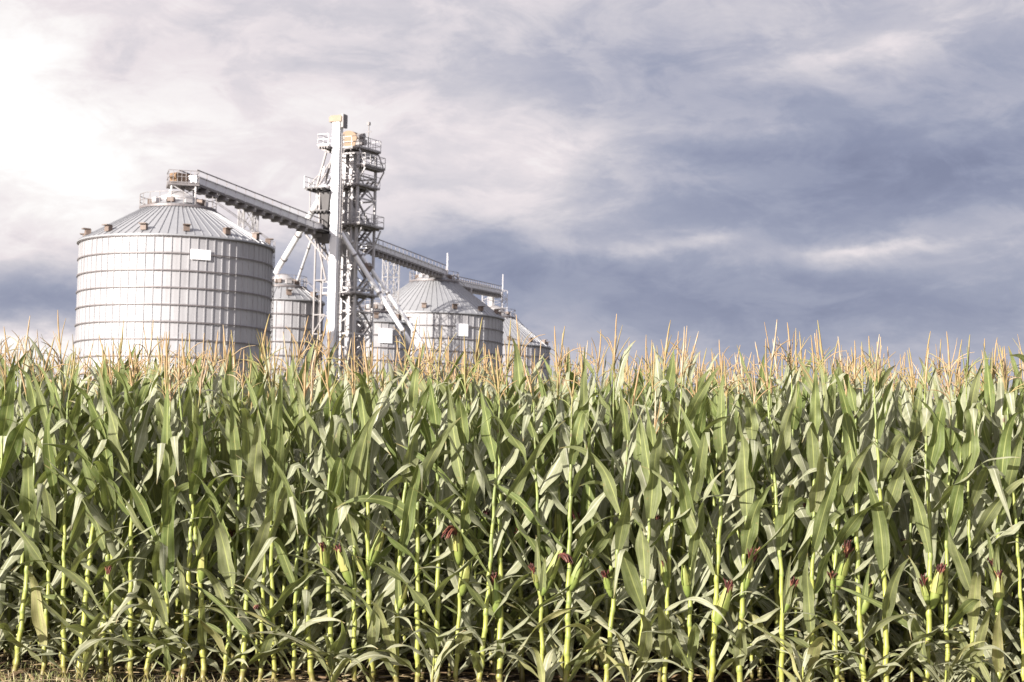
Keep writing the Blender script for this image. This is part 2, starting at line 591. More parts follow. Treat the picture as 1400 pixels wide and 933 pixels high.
def conveyor(label, P, Q, w=0.8, h=0.5, stand=None, rail=1.05, head=True, width_walk=0.7):
    P, Q = Vector(P), Vector(Q)
    d = (Q - P)
    L = d.length
    d.normalize()
    s = d.cross(Vector((0, 0, 1))).normalized()       # towards the camera side / right of travel
    if s.y > 0:
        s = -s
    u = Vector((0, 0, 1))
    root = thing('conveyor', label, 'conveyor', tuple(P), 0)
    O = lambda t, a_, z: d * t + s * a_ + u * z
    mb = MB()
    mb.bar(O(0, 0, 0), O(L, 0, 0), w, h)
    mb.bar(O(0, 0, h / 2 + 0.04), O(L, 0, h / 2 + 0.04), w + 0.16, 0.06)
    n = int(L / 1.5)
    for i in range(n + 1):
        t = L * i / n
        mb.box(O(t, 0, 0.0), (0.0, 0.0, 0.0)) if False else mb.bar(O(t - 0.03, 0, 0.0), O(t + 0.03, 0, 0), w + 0.12, h + 0.1)
    mb.build('trough', PIPE, root)
    wk = MB()
    wk.bar(O(0, -w / 2 - width_walk / 2 - .05, -h / 2 - 0.12), O(L, -w / 2 - width_walk / 2 - .05, -h / 2 - 0.12), width_walk, 0.08)
    wk.bar(O(0, -w / 2 + .05, -h / 2 - 0.14), O(L, -w / 2 + .05, -h / 2 - 0.14), 0.12, 0.14)
    wk.bar(O(0, w / 2, -h / 2 - 0.14), O(L, w / 2, -h / 2 - 0.14), 0.12, 0.14)
    for i in range(n + 1):
        t = L * i / n
        wk.bar(O(t, w / 2 + 0.1, -h / 2 - 0.2), O(t, -w / 2 - width_walk - 0.1, -h / 2 - 0.2), 0.14, 0.2)
        wk.bar(O(t, -w / 2, -h / 2 - 0.46), O(t, w / 2 + 0.1, -h / 2 - 0.46), 0.42, 0.24)
        wk.bar(O(t, w / 2 + .04, -h / 2 - 0.2), O(t, w / 2 + .04, -h / 2 - 0.5), 0.08)
    wk.build('walkway', GALV_DARK, root)
    hr = MB()
    ax = -w / 2 - width_walk - 0.05
    hr.bar(O(0, w / 2 + .05, h / 2 + 0.5), O(L, w / 2 + .05, h / 2 + 0.5), 0.08)
    for i in range(n + 1):
        t = L * i / n
        hr.bar(O(t, w / 2 + .05, h / 2 - 0.1), O(t, w / 2 + .05, h / 2 + 0.5), 0.05)
    for i in range(n + 1):
        t = L * i / n
        hr.bar(O(t, ax, h / 2 - 0.1), O(t, ax, -h / 2 + rail), 0.05)
    hr.bar(O(0, ax, -h / 2 + rail), O(L, ax, -h / 2 + rail), 0.09)
    hr.build('handrail', GALV_DARK, root)
    return root, d, s


ZC = 24.2
c1a = at(262, 246, Y1 - 0.2)
c1b = at(445, 316, 162.5)
root1, d1, s1 = conveyor('long railed conveyor running from the largest silo to the elevator tower', c1a, c1b)
# discharge stand and drive head over silo one
st = MB()
zb = 19.0 + 2.75 + 0.9
hx = Vector(((at(250, 250, Y1).x), Y1, 0)) - Vector(c1a)
lattice(st, (hx.x, 0.2, zb - c1a.z), (hx.x, 0.2, -0.55), 0.92, 1.0, 0.12, rot=0.25)
st.build('support_frame', GALV, root1)
hd = MB()
hd.box((hx.x, 0.2, -0.5), (2.4, 2.2, 0.14), 0.25)
hd.bar((hx.x, 0.1, -2.0), (hx.x, 0.1, -0.5), 0.3)
hd.build('head_platform', GALV_DARK, root1)
hd = MB()
M25 = Matrix.Rotation(0.25, 3, 'Z')
for k in range(8):
    for (x0, y0) in [((-1.15 + 2.3 * k / 7), -1.05), ((-1.15 + 2.3 * k / 7), 1.05)]:
        p = M25 @ Vector((x0, y0, 0)) + Vector((hx.x, 0.2, -0.45))
        hd.bar(p, p + Vector((0, 0, 1.05)), 0.04)
for zz in (0.1, 0.55, 1.03):
    c4 = [M25 @ Vector((x0, y0, zz)) + Vector((hx.x, 0.2, -0.45)) for x0, y0 in ((-1.15, -1.05), (1.15, -1.05), (1.15, 1.05), (-1.15, 1.05))]
    for i in range(4):
        hd.bar(c4[i], c4[(i + 1) % 4], 0.045 if zz > 0.2 else 0.10)
hd.build('head_handrail', GALV_DARK, root1)
hd = MB()
hd.box((hx.x - 0.2, -0.1, 0.05), (1.3, 0.8, 0.75), 0.9)
hd.tube([(hx.x - 0.75, -0.5, 0.15), (hx.x - 0.2, -0.9, 0.15)], 0.26, 12)
hd.build('drive_motor', TAN, root1)

c2a = at(506, 336, 166.5)
c2b = at(604, 372, Y2 - 1.0)
root2, d2, s2 = conveyor('conveyor from the lattice tower down to the silo behind the spouts', c2a, c2b, 0.7, 0.42, rail=0.9)
st = MB()
tp = Vector((X2, Y2, 0)) - Vector(c2a)
zb = 18.75 + 3.75 + 0.6 - c2a.z
zq = c2b.z - c2a.z
st.bar((tp.x + 0.2, tp.y - 0.4, zb), (tp.x + 0.2, tp.y - 0.4, zq - 0.2), 1.0, 0.8)
st.build('discharge_box', GALV, root2)
st = MB()
lattice(st, (tp.x - 0.3, tp.y, zb - 0.4), (tp.x - 0.3, tp.y, zq + 0.3), 1.3, 1.1, 0.09, rot=0.3)
for k in (-1, 1):
    st.bar((tp.x + 1.4, tp.y + k * 0.6, zb), (tp.x + 1.4, tp.y + k * .6, zq + 2.1), 0.12)
for z in (0.6, 1.3, 2.0):
    st.bar((tp.x + 1.4, tp.y - .6, zq + z), (tp.x + 1.4, tp.y + .6, zq + z), 0.1)
st.build('support_frame', GALV, root2)

c3a = at(606, 384, Y2 + 2.0)
c3b = at(681, 399, Y3 - 1.0)
root3, d3, s3 = conveyor('shortest lowest conveyor between the two farthest wide silos', c3a, c3b, 0.7, 0.42, rail=0.9)
st = MB()
tp = Vector((X3, Y3, 0)) - Vector(c3a)
zb = 18.6 + 3.7 + 0.6 - c3a.z
zq = c3b.z - c3a.z
st.bar((tp.x - 0.2, tp.y - 0.4, zb), (tp.x - 0.2, tp.y - 0.4, zq - 0.2), 0.9, 0.7)
st.build('discharge_box', GALV, root3)
st = MB()
lattice(st, (tp.x + 0.2, tp.y, zb - 0.4), (tp.x + 0.2, tp.y, zq + 0.2), 1.3, 1.0, 0.09, rot=0.3)
for k in (-1, 1):
    st.bar((tp.x + 1.2, tp.y + k * 0.6, zb), (tp.x + 1.2, tp.y + k * .6, zq + 2.3), 0.12)
for z in (0.6, 1.4, 2.2):
    st.bar((tp.x + 1.2, tp.y - .6, zq + z), (tp.x + 1.2, tp.y + .6, zq + z), 0.1)
st.build('support_frame', GALV, root3)


def trestle(label, px, py, Y, half, rot, w=0.13):
    t = at(px, py, Y)
    root = thing('conveyor_trestle', label, 'trestle', (t.x, Y, 0), rot)
    mb = MB()
    for (i, j) in ((-1, -1), (1, -1), (1, 1), (-1, 1)):
        lg = MB()
        lg.bar((i * half, j * half, 0), (i * half, j * half, t.z), w * 1.1)
        lg.build('leg', GALV, root)
    n = max(2, round(t.z / 1.9))
    for i in range(n):
        z0, z1 = t.z * i / n, t.z * (i + 1) / n
        cs = [(-half, -half), (half, -half), (half, half), (-half, half)]
        for k in range(4):
            a_, b_ = cs[k], cs[(k + 1) % 4]
            mb.bar((*a_, z1 - 0.05), (*b_, z1 - 0.05), w * 0.6)
            mb.bar((*a_, z0), (*b_, z1 - 0.1), w * 0.5)
            mb.bar((*b_, z0), (*a_, z1 - 0.1), w * 0.5)
    mb.build('bracing', GALV, root)


trestle('steel trestle under the long conveyor, rising behind the largest silo', 340, 284, 151.5, 0.62, 0.5)
trestle('thin pale trestle under the conveyor right of the lattice tower', 535, 352, 182.5, 0.62, 0.5, 0.10)
trestle('short thin trestle under the last conveyor between the farthest two silos', 637, 394, 212.0, 0.5, 0.4, 0.10)

# ------------------------------------------------------------------ lattice tower and bucket elevators
TY = 165.0
TPX = 482
tb = at(TPX, 320, TY)
TROT = R_(-30)
tower = thing('support_tower', 'tall open steel lattice tower with railed platforms behind the white elevator leg', 'tower', (tb.x, TY, 0), TROT)
TH = at(505, 214, TY).z
TS = 1.4
CS = [(-TS, -TS), (TS, -TS), (TS, TS), (-TS, TS)]
for (x, y) in CS:
    lg = MB()
    lg.bar((x, y, 0), (x, y, TH), 0.2)
    lg.build('leg', GALV, tower)
br = MB()
n = 15
for i in range(n):
    z0, z1 = TH * i / n, TH * (i + 1) / n
    for k in range(4):
        a_, b_ = CS[k], CS[(k + 1) % 4]
        br.bar((*a_, z1), (*b_, z1), 0.13)
        if (i + k) % 2:
            br.bar((*a_, z0), (*b_, z1), 0.09)
        else:
            br.bar((*b_, z0), (*a_, z1), 0.09)
br.build('bracing', GALV, tower)


def deck(parent, x0, x1, y0, y1, z, sides='lrfb', under=0.0, Mx=None, mat=GALV_DARK):
    """a grating deck with handrail; under: depth of the hopper-like bracket below"""
    mb = MB()
    mb.box(((x0 + x1) / 2, (y0 + y1) / 2, z), (x1 - x0, y1 - y0, 0.10))
    for i in range(4):
        f = (i + 0.5) / 4
        mb.box((x0 + (x1 - x0) * f, (y0 + y1) / 2, z - 0.12), (0.10, y1 - y0 - .02, 0.15))
    o = mb.build('platform', mat, parent)
    hr = MB()
    E = {'f': ((x0, y0), (x1, y0)), 'b': ((x0, y1), (x1, y1)), 'l': ((x0, y0), (x0, y1)), 'r': ((x1, y0), (x1, y1))}
    for sd in sides:
        p, q = Vector((*E[sd][0], z)), Vector((*E[sd][1], z))
        n_ = max(1, round((q - p).length / 0.9))
        for i in range(n_ + 1):
            c = p.lerp(q, i / n_)
            hr.bar(c, c + Vector((0, 0, 1.1)), 0.04)
        for zz in (0.12, 0.6, 1.08):
            hr.bar(p + Vector((0, 0, zz)), q + Vector((0, 0, zz)), 0.09 if zz < 0.2 else 0.045)
    if sides:
        hr.build('handrail', GALV, o)
    return o


def tz(px, py, Y=TY):
    return at(px, py, Y).z


z_a, z_b, z_c, z_d, z_e, z_f = tz(500, 199), tz(500, 226), tz(500, 258), tz(500, 312), tz(500, 405), tz(500, 232)
deck(tower, -0.9, 1.7, -1.7, 1.7, z_a - 0.6)
deck(tower, 1.3, 2.3, -1.6, 1.6, z_f)
deck(tower, -1.8, 1.7, -1.8, 1.7, z_c, 'fr')
deck(tower, -2.0, 2.1, -2.0, 1.9, z_d, 'frb')
deck(tower, -1.8, 1.8, -1.9, 1.8, z_e, 'fr')
# brackets under the jutting decks
for y in (-1.5, 1.5):
    for p_, q_ in (((TS, y, z_f - 1.6), (2.25, y, z_f - 0.2)), ((TS, y, z_f + 1.9), (2.2, y, z_f + 0.1)), ((TS, y, z_d - 1.6), (2.05, y, z_d - 0.2))):
        bk = MB()
        bk.bar(p_, q_, 0.1)
        bk.build('bracket', GALV, tower)
for (x, y, zt__, r) in ((-1.05, -1.25, z_c, 0.14), (0.75, -1.3, z_f, 0.11), (-0.3, 1.1, z_a, 0.16), (0.45, -0.9, z_d, 0.13)):
    dp = MB()
    dp.tube([(x, y, 0.5), (x, y, zt__)], r, 10)
    for i in range(9):
        dp.tube([(x, y, zt__ * (i + .5) / 9 - 0.06), (x, y, zt__ * (i + .5) / 9 + 0.06)], r * 1.3, 10)
    dp.build('drop_pipe', GALV, tower)
# stair flights zigzag on the right face
stt = MB()
zs = [2 + 2.2 * i for i in range(int((TH - 3) / 2.2))]
for i, z in enumerate(zs):
    ya, yb = (-1.2, 1.2) if i % 2 else (1.2, -1.2)
    for x in (0.75, 1.35):
        stt.bar((x, ya, z), (x, yb, z + 2.2), 0.09, 0.2)
    for k in range(7):
        f = (k + .5) / 7
        stt.box((1.05, ya + (yb - ya) * f, z + 2.2 * f), (0.6, 0.22, 0.04))
stt.build('stair', GALV_DARK, tower)

# second, grey bucket elevator inside the lattice tower
ge = thing('bucket_elevator', 'grey twin tube bucket elevator standing inside the lattice tower', 'grain elevator', (tb.x, TY, 0), TROT)
zt2 = tz(486, 205)
for x in (-0.75, 0.1):
    tr = MB()
    tr.box((x, -0.35, zt2 / 2), (0.42, 0.55, zt2))
    for i in range(12):
        tr.box((x, -0.35, zt2 * (i + 0.5) / 12), (0.52, 0.65, 0.12))
    tr.build('casing', GALV, ge)
hd = MB()
pts = []
nn = 14
for (y, sgn) in ((-0.7, 1), (0.0, -1)):
    ring = [(-0.33 + 1.0 * math.cos(PI * i / nn), y, zt2 + 0.9 + 0.75 * math.sin(PI * i / nn)) for i in range(nn + 1)]
    pts.append([(-1.33 + 0.3, y, zt2)] + ring[::-1] + [(0.37, y, zt2)])
m_ = len(pts[0])
hd.add(pts[0] + pts[1], [tuple(range(m_ - 1, -1, -1)), tuple(range(m_, 2 * m_))] + [(i, i + 1, m_ + i + 1, m_ + i) for i in range(m_ - 1)] + [(m_ - 1, 0, m_, 2 * m_ - 1)])
hd.build('head', TAN, ge)
mt = MB()
mt.tube([(0.5, -0.35, zt2 + 1.1), (1.25, -0.35, zt2 + 1.1)], 0.27, 12)
mt.box((0.9, -0.35, zt2 + .55), (0.9, 0.6, 0.5))
mt.build('drive_motor', GALV_DARK, ge)
hp = MB()
hp.lathe([(0.75, 0), (0.75, -1.1), (0.28, -2.6), (0.28, -3.4)], 20, (-0.5, 0.7, zt2 - 0.4))
hp.lathe([(0.01, 0.02), (0.75, 0.02), (0.75, 0.0)], 20, (-0.5, 0.7, zt2 - 0.4))
hp.build('surge_hopper', GALV_DARK, ge)

# beacon mast on the tower top
bm = MB()
p = Vector((1.2, 0.4, z_a))
bm.bar(p - Vector((0, 0, .6)), p + Vector((0, 0, 1.9)), 0.07)
bm.bar(p + Vector((-.3, 0, 1.2)), p + Vector((0.3, 0, 1.2)), 0.06)
bm.box(p + Vector((0, 0, 1.95)), (0.24, 0.24, 0.28))
bm.build('beacon_mast', GALV_DARK, tower)

# white bucket elevator leg in front
EY = 161.0
eb = at(458, 320, EY)
etop = at(464, 168, EY).z
white = thing('bucket_elevator', 'tall white bucket elevator leg with tan head, in front of the lattice tower', 'grain elevator', (eb.x, EY, 0), R_(-24))
cs_ = MB()
cs_.box((0, 0, etop / 2), (0.72, 0.66, etop))
for i in range(14):
    z = etop * (i + 1) / 14.5
    cs_.box((0, 0, z), (0.77, 0.71, 0.07))
cs_.build('casing', WHITE, white)
hd = MB()
hd.box((-0.05, 0, etop + 0.27), (1.25, 0.9, 0.48))
hd.box((-0.05, 0, etop + 0.56), (1.05, 0.7, 0.12))
hd.build('head', TAN, white)
hd = MB()
hd.box((0.60, 0.05, etop + 0.10), (0.22, 0.8, 1.2))
hd.build('head_hood', GALV_DARK, white)
# work platforms and hoppers hung on the left of the leg
fr = lambda px, py: white.matrix_basis.inverted() @ at(px, py, EY)
zp1, zp2, zp3, zp4 = at(440, 201, EY).z, at(436, 259, EY).z, at(440, 289, EY).z, at(434, 316, EY).z
deck(white, -1.5, -0.42, -0.9, 1.1, zp1, 'lfb')
bkt = MB()
for y in (-0.6, 0.6):
    bkt.bar((-1.45, y, zp1 - 0.1), (-0.45, y, zp1 - 0.55), 0.16)
    bkt.bar((-0.75, y, zp1 - 0.4), (-1.75, y, zp1 - 3.9), 0.16)
    bkt.bar((-0.9, y, zp1 - 2.2), (-0.42, y, zp1 - 1.5), 0.1)
    bkt.bar((-0.75, y, zp1 - 2.4), (-1.75, y, zp1 - 3.9), 0.1)
    bkt.bar((-2.75, y, zp2), (-1.2, y, zp2 + 1.6), 0.08)
    bkt.bar((-1.3, y, zp2), (-1.3, y, zp4 - 0.1), 0.14)
    bkt.bar((-2.3, y, zp2), (-2.3, y, zp2 - 2.0), 0.08)
    bkt.bar((-2.6, y, zp4 - .3), (-0.45, y, zp4 - 2.6), 0.14)
    bkt.bar((-1.6, y, zp4 - .3), (-0.45, y, zp4 - 4.4), 0.12)
    bkt.bar((-1.6, y, zp4 - 4.4), (-0.45, y, zp4 - 4.4), 0.1)
    bkt.bar((-1.6, y, 0), (-1.6, y, zp4 - 0.3), 0.13)
bkt.bar((-1.6, -.6, zp4 - 4.4), (-1.6, .6, zp4 - 4.4), 0.1)
for i in range(9):
    z0 = 0.5 + i * 1.7
    bkt.bar((-1.6, -.6, z0), (-0.45, -.6, z0 + 1.6), 0.09)
    bkt.bar((-1.6, .6, z0 + 1.6), (-0.45, .6, z0 + 1.6), 0.08)
    bkt.bar((-1.6, -.6, z0 + 1.6), (-0.45, -.6, z0 + 1.6), 0.1)
bkt.build('lattice_frame', GALV_DARK, white)
deck(white, -2.4, -0.42, -1.5, 1.7, zp2, 'l', mat=SHADEM)
deck(white, -1.9, -0.42, -1.0, 1.6, zp3, '', mat=SHADEM)
deck(white, -2.5, -0.42, -1.6, 1.8, zp4, 'l', mat=SHADEM)
dist = MB()
dist.lathe([(0.16, -2.3), (0.62, -0.9), (0.62, 0.0), (0.2, 0.35), (0.2, 1.9)], 20, (-1.35, 0, zp2 + 0.3))
dist.build('distributor', PIPE, white)
hop = MB()
for (z, w0, w1, dz) in ((zp2 - 0.25, 1.3, 0.7, 2.0), (zp3 - .25, 1.1, 0.6, 1.3), (zp4 - 0.3, 1.5, 1.1, 0.7)):
    x = -0.95
    vs = [(x + sx * w / 2, sy * w / 2, zz) for (w, zz) in ((w1, z - dz), (w0, z)) for (sx, sy) in ((-1, -1), (1, -1), (1, 1), (-1, 1))]
    hop.add(vs, [(0, 3, 2, 1), (4, 5, 6, 7)] + [(k, (k + 1) % 4, 4 + (k + 1) % 4, 4 + k) for k in range(4)])
hop.build('hopper', SHADEM, white)  # shade below the decks put into the hopper colour
lad = MB()
for y in (-0.2, 0.2):
    lad.bar((0.46 + 0.1, y, 0.5), (0.56, y, etop - 1), 0.05)
for i in range(int(etop / 0.4) - 3):
    lad.bar((0.56, -0.2, 0.6 + i * 0.4), (0.56, 0.2, 0.6 + i * 0.4), 0.035)
lad.build('ladder', GALV_DARK, white)


# ------------------------------------------------------------------ spouts
def spout(label, P, Q, r, joints=3, mat=PIPE, name='grain_spout'):
    P, Q = Vector(P), Vector(Q)
    root = thing(name, label, 'spout', tuple(Q), 0)
    p = P - Q
    mb = MB()
    mb.tube([p, Vector((0, 0, 0))], r, 14)
    d = -p.normalized()
    mb.build('pipe', mat, root, smooth=False)
    for i in range(joints):
        c = p * ((i + 0.6) / (joints + 0.2))
        fl = MB()
        fl.tube([c - d * 0.09, c + d * 0.09], r * 1.25, 14)
        fl.build('flange', GALV_DARK, root)
    return root


spout('thick white spout slanting from the tower to the narrow left silo', at(440, 268, 161.8), at(377, 373, 169.6), 0.27, 3, WHITE)
spout('thin steel spout dropping to the narrow silo left of the tower', at(428, 322, 162.2), at(407, 383, 168.2), 0.12, 2)
j = at(500, 368, 163.6)
spout('left one of the two white spouts slanting down right of the tower', at(466, 318, 162.0), at(571, 484, 163.0), 0.21, 3, WHITE)
spout('right one of the two white spouts slanting down right of the tower', at(472, 318, 163.6), at(588, 484, 165.5), 0.18, 3, WHITE)
jb = thing('diverter_valve', 'small rusty diverter box where the two white spouts meet the tower', 'valve', tuple(at(503, 366, 163.2)))
mb = MB()
mb.box((0, 0, 0), (0.7, 0.9, 0.55), M=Matrix.Rotation(0.6, 3, 'Y'))
mb.build('housing', RUSTY, jb)
mb = MB()
mb.tube([(0.2, -0.4, 0.2), (0.2, -0.75, 0.2)], 0.16, 12)
mb.build('actuator', GALV_DARK, jb)

hq = at(572, 494, 163.2)
hopper = thing('loadout_bin', 'pale loadout bin on legs under the ends of the two white spouts', 'bin', (hq.x, hq.y, 0))
mb = MB()
zt_ = hq.z + 0.65
vs = [(sx * w, sy * w, z) for (w, z) in ((0.15, zt_ - 2.6), (0.52, zt_ - 1.5), (0.52, zt_)) for (sx, sy) in ((-1, -1), (1, -1), (1, 1), (-1, 1))]
mb.add(vs, [(0, 3, 2, 1), (8, 9, 10, 11)] + [(r * 4 + k, r * 4 + (k + 1) % 4, r * 4 + 4 + (k + 1) % 4, r * 4 + 4 + k) for r in range(2) for k in range(4)])
mb.build('body', WHITE, hopper)
for sx in (-1, 1):
    for sy in (-1, 1):
        lg = MB()
        lg.bar((sx * 0.56, sy * 0.56, 0), (sx * 0.56, sy * 0.56, zt_ - 0.05), 0.1)
        lg.build('leg', GALV, hopper)


# ------------------------------------------------------------------ corn plants
def leaf(mb, base, phi, L, W, th0, th1, p, twist, fold, wav, rng, nseg=16, ncr=6, tint=0.4, kink=None, drift=0.0):
    pts, T = [], []
    c = np.array(base, float)
    ds = L / nseg
    th_list = []
    for i in range(nseg + 1):
        t = i / nseg
        th = th0 + (th1 - th0) * t ** p
        if kink and t > kink[0]:
            th = th + (kink[1] - th) * min(1.0, (t - kink[0]) / 0.10)
        ph = phi + drift * t * t
        d = np.array((math.sin(th) * math.cos(ph), math.sin(th) * math.sin(ph), math.cos(th)))
        pts.append(c.copy())
        T.append(d)
        th_list.append((th, ph))
        c = c + d * ds
    prof = [-1.0, -0.62, -0.14, 0.14, 0.62, 1.0] if ncr == 6 else ([-1.0, 0.0, 1.0] if ncr == 3 else [-1.0, -0.5, 0.0, 0.5, 1.0])
    k = len(prof)
    vs, uv = [], []
    f1, f2 = rng.uniform(9, 17), rng.uniform(9, 17)
    a1, a2 = rng.uniform(0, 6), rng.uniform(0, 6)
    for i in range(nseg + 1):
        t = i / nseg
        th, ph = th_list[i]
        d = T[i]
        s0 = np.array((-math.sin(ph), math.cos(ph), 0.0))
        n0 = np.cross(s0, d)
        tw = twist * (t ** 1.3)
        s = s0 * math.cos(tw) + n0 * math.sin(tw)
        nn_ = np.cross(s, d)
        w = W / 2 * min(1.0, 0.45 + 2.4 * t) * max(0.0, 1 - t ** 1.75) ** 1.05
        w = max(w, 0.0015)
        fo = fold * (1.0 - 0.75 * t) + 0.06
        for q in prof:
            aq = abs(q)
            wave = wav * w * aq ** 1.5 * (math.sin(f1 * t + a1) if q > 0 else math.sin(f2 * t + a2)) * min(1, t * 4)
            v = pts[i] + s * (w * q * (1 - 0.25 * fo * fo)) - nn_ * (w * fo * aq * -1.0) + nn_ * wave
            vs.append(v)
            uv.append((0.5 + q / 2, t))
    fs = []
    for i in range(nseg):
        for j_ in range(k - 1):
            fs.append((i * k + j_, i * k + j_ + 1, (i + 1) * k + j_ + 1, (i + 1) * k + j_))
    mb.add(vs, fs, uv, tint)


def ear_mesh(mb_h, mb_s, base, dirv, L, r, silk, rng, hang=False):
    """husk spindle with loose husk tips and a tuft of silk"""
    b, d = Vector(base), Vector(dirv).normalized()
    prof = [(0.0, 0.42), (0.12, 0.72), (0.3, 1.0), (0.5, 0.98), (0.7, 0.80), (0.86, 0.55), (1.0, 0.26)]
    mb_h.tube([b + d * (L * t) for t, _ in prof], [r * q for _, q in prof], 10, tint=[0.15 + 0.6 * t + rng.uniform(-.05, .05) for t, _ in prof])
    side = d.cross(Vector((0, 0, 1))).normalized()
    up = side.cross(d)
    for k in range(5):
        a_ = k * 2 * PI / 5 + rng.uniform(-.4, .4)
        o = side * math.cos(a_) + up * math.sin(a_)
        p0 = b + d * (L * 0.45) + o * r * 1.0
        p1 = b + d * (L * 0.78) + o * r * 0.92
        p2 = b + d * (L * rng.uniform(1.0, 1.18)) + o * r * rng.uniform(0.3, 0.9)
        w = d.cross(o)
        ws = [r * 0.75, r * 0.55, 0.002]
        vs, uv = [], []
        for p_, w_ in zip((p0, p1, p2), ws):
            vs += [p_ - w * w_, p_ + o * r * .12, p_ + w * w_]
        fs = []
        for i in range(2):
            for q in range(2):
                fs.append((i * 3 + q, i * 3 + q + 1, i * 3 + q + 4, i * 3 + q + 3))
        mb_h.add(vs, fs, None, rng.uniform(0.3, 0.9))
    if silk > 0:
        tip = b + d * (L * 0.98)
        for k in range(26):
            a_ = rng.uniform(0, 2 * PI)
            o = (side * math.cos(a_) + up * math.sin(a_))
            sp = rng.uniform(0.0, 0.34)
            if hang:
                o = Vector((math.copysign(0.8, d.x), -0.6, 0)) + Vector((rng.uniform(-.3, .3), rng.uniform(-.3, .3), rng.uniform(-.3, .3)))
                sp = rng.uniform(0.2, 0.5)
            l = silk * rng.uniform(0.5, 1.1)
            v = (d + o * sp).normalized()
            pts = [tip - d * 0.02 + o * r * rng.uniform(0, 0.3)]
            g = Vector((0, 0, -1)) * (2.2 if hang else rng.uniform(0.0, 0.5))
            for q in range(4):
                pts.append(pts[-1] + v * (l / 4))
                v = (v + g * 0.32 + Vector((rng.uniform(-.22, .22), rng.uniform(-.22, .22), rng.uniform(-.1, .1)))).normalized()
            mb_s.tube(pts, [0.006, 0.0065, 0.006, 0.005, 0.003], 4, cap=False, tint=rng.uniform(0.1, 0.9))


def tassel_mesh(mb, base, dirv, rng, L=0.30, nb=8, sides=5):
    b, d = Vector(base), Vector(dirv).normalized()
    side = d.cross(Vector((0.3, 1, 0))).normalized()
    up = side.cross(d)
    # peduncle then spike
    hue = rng.uniform(-0.45, 0.15)
    pts, rr, tt = [b], [0.0045], [0.0]
    v = d.copy()
    m = 9
    for i in range(m):
        v = (v + Vector((rng.uniform(-.05, .05), rng.uniform(-.05, .05), 0))).normalized()
        pts.append(pts[-1] + v * (L * 1.25 / m))
        f = (i + 1) / m
        rr.append(0.0042 if f < 0.3 else (0.0058 * (1 - f) ** 0.45 + 0.0016) * rng.uniform(0.85, 1.2))
        tt.append(0.1 if f < 0.25 else rng.uniform(0.5, 1.0) + hue)
    mb.tube(pts, rr, sides, tint=tt)
    for k in range(nb):
        f = rng.uniform(0.18, 0.45)
        i = int(f * m)
        p = pts[i]
        a_ = rng.uniform(0, 2 * PI)
        o = side * math.cos(a_) + up * math.sin(a_)
        sp = rng.uniform(0.12, 0.62)
        v = (d + o * sp).normalized()
        l = L * rng.uniform(0.45, 0.8)
        q = [p]
        dr = rng.uniform(-0.10, 0.55)
        for _ in range(5):
            q.append(q[-1] + v * (l / 5))
            v = (v + o * dr * 0.4 + Vector((rng.uniform(-.08, .08), rng.uniform(-.08, .08), -max(0, dr) * 0.5))).normalized()
        mb.tube(q, [0.0018, 0.0027, 0.0031, 0.0029, 0.0023, 0.0012], max(3, sides - 1), cap=False, tint=rng.uniform(0.35, 1.0) + hue)


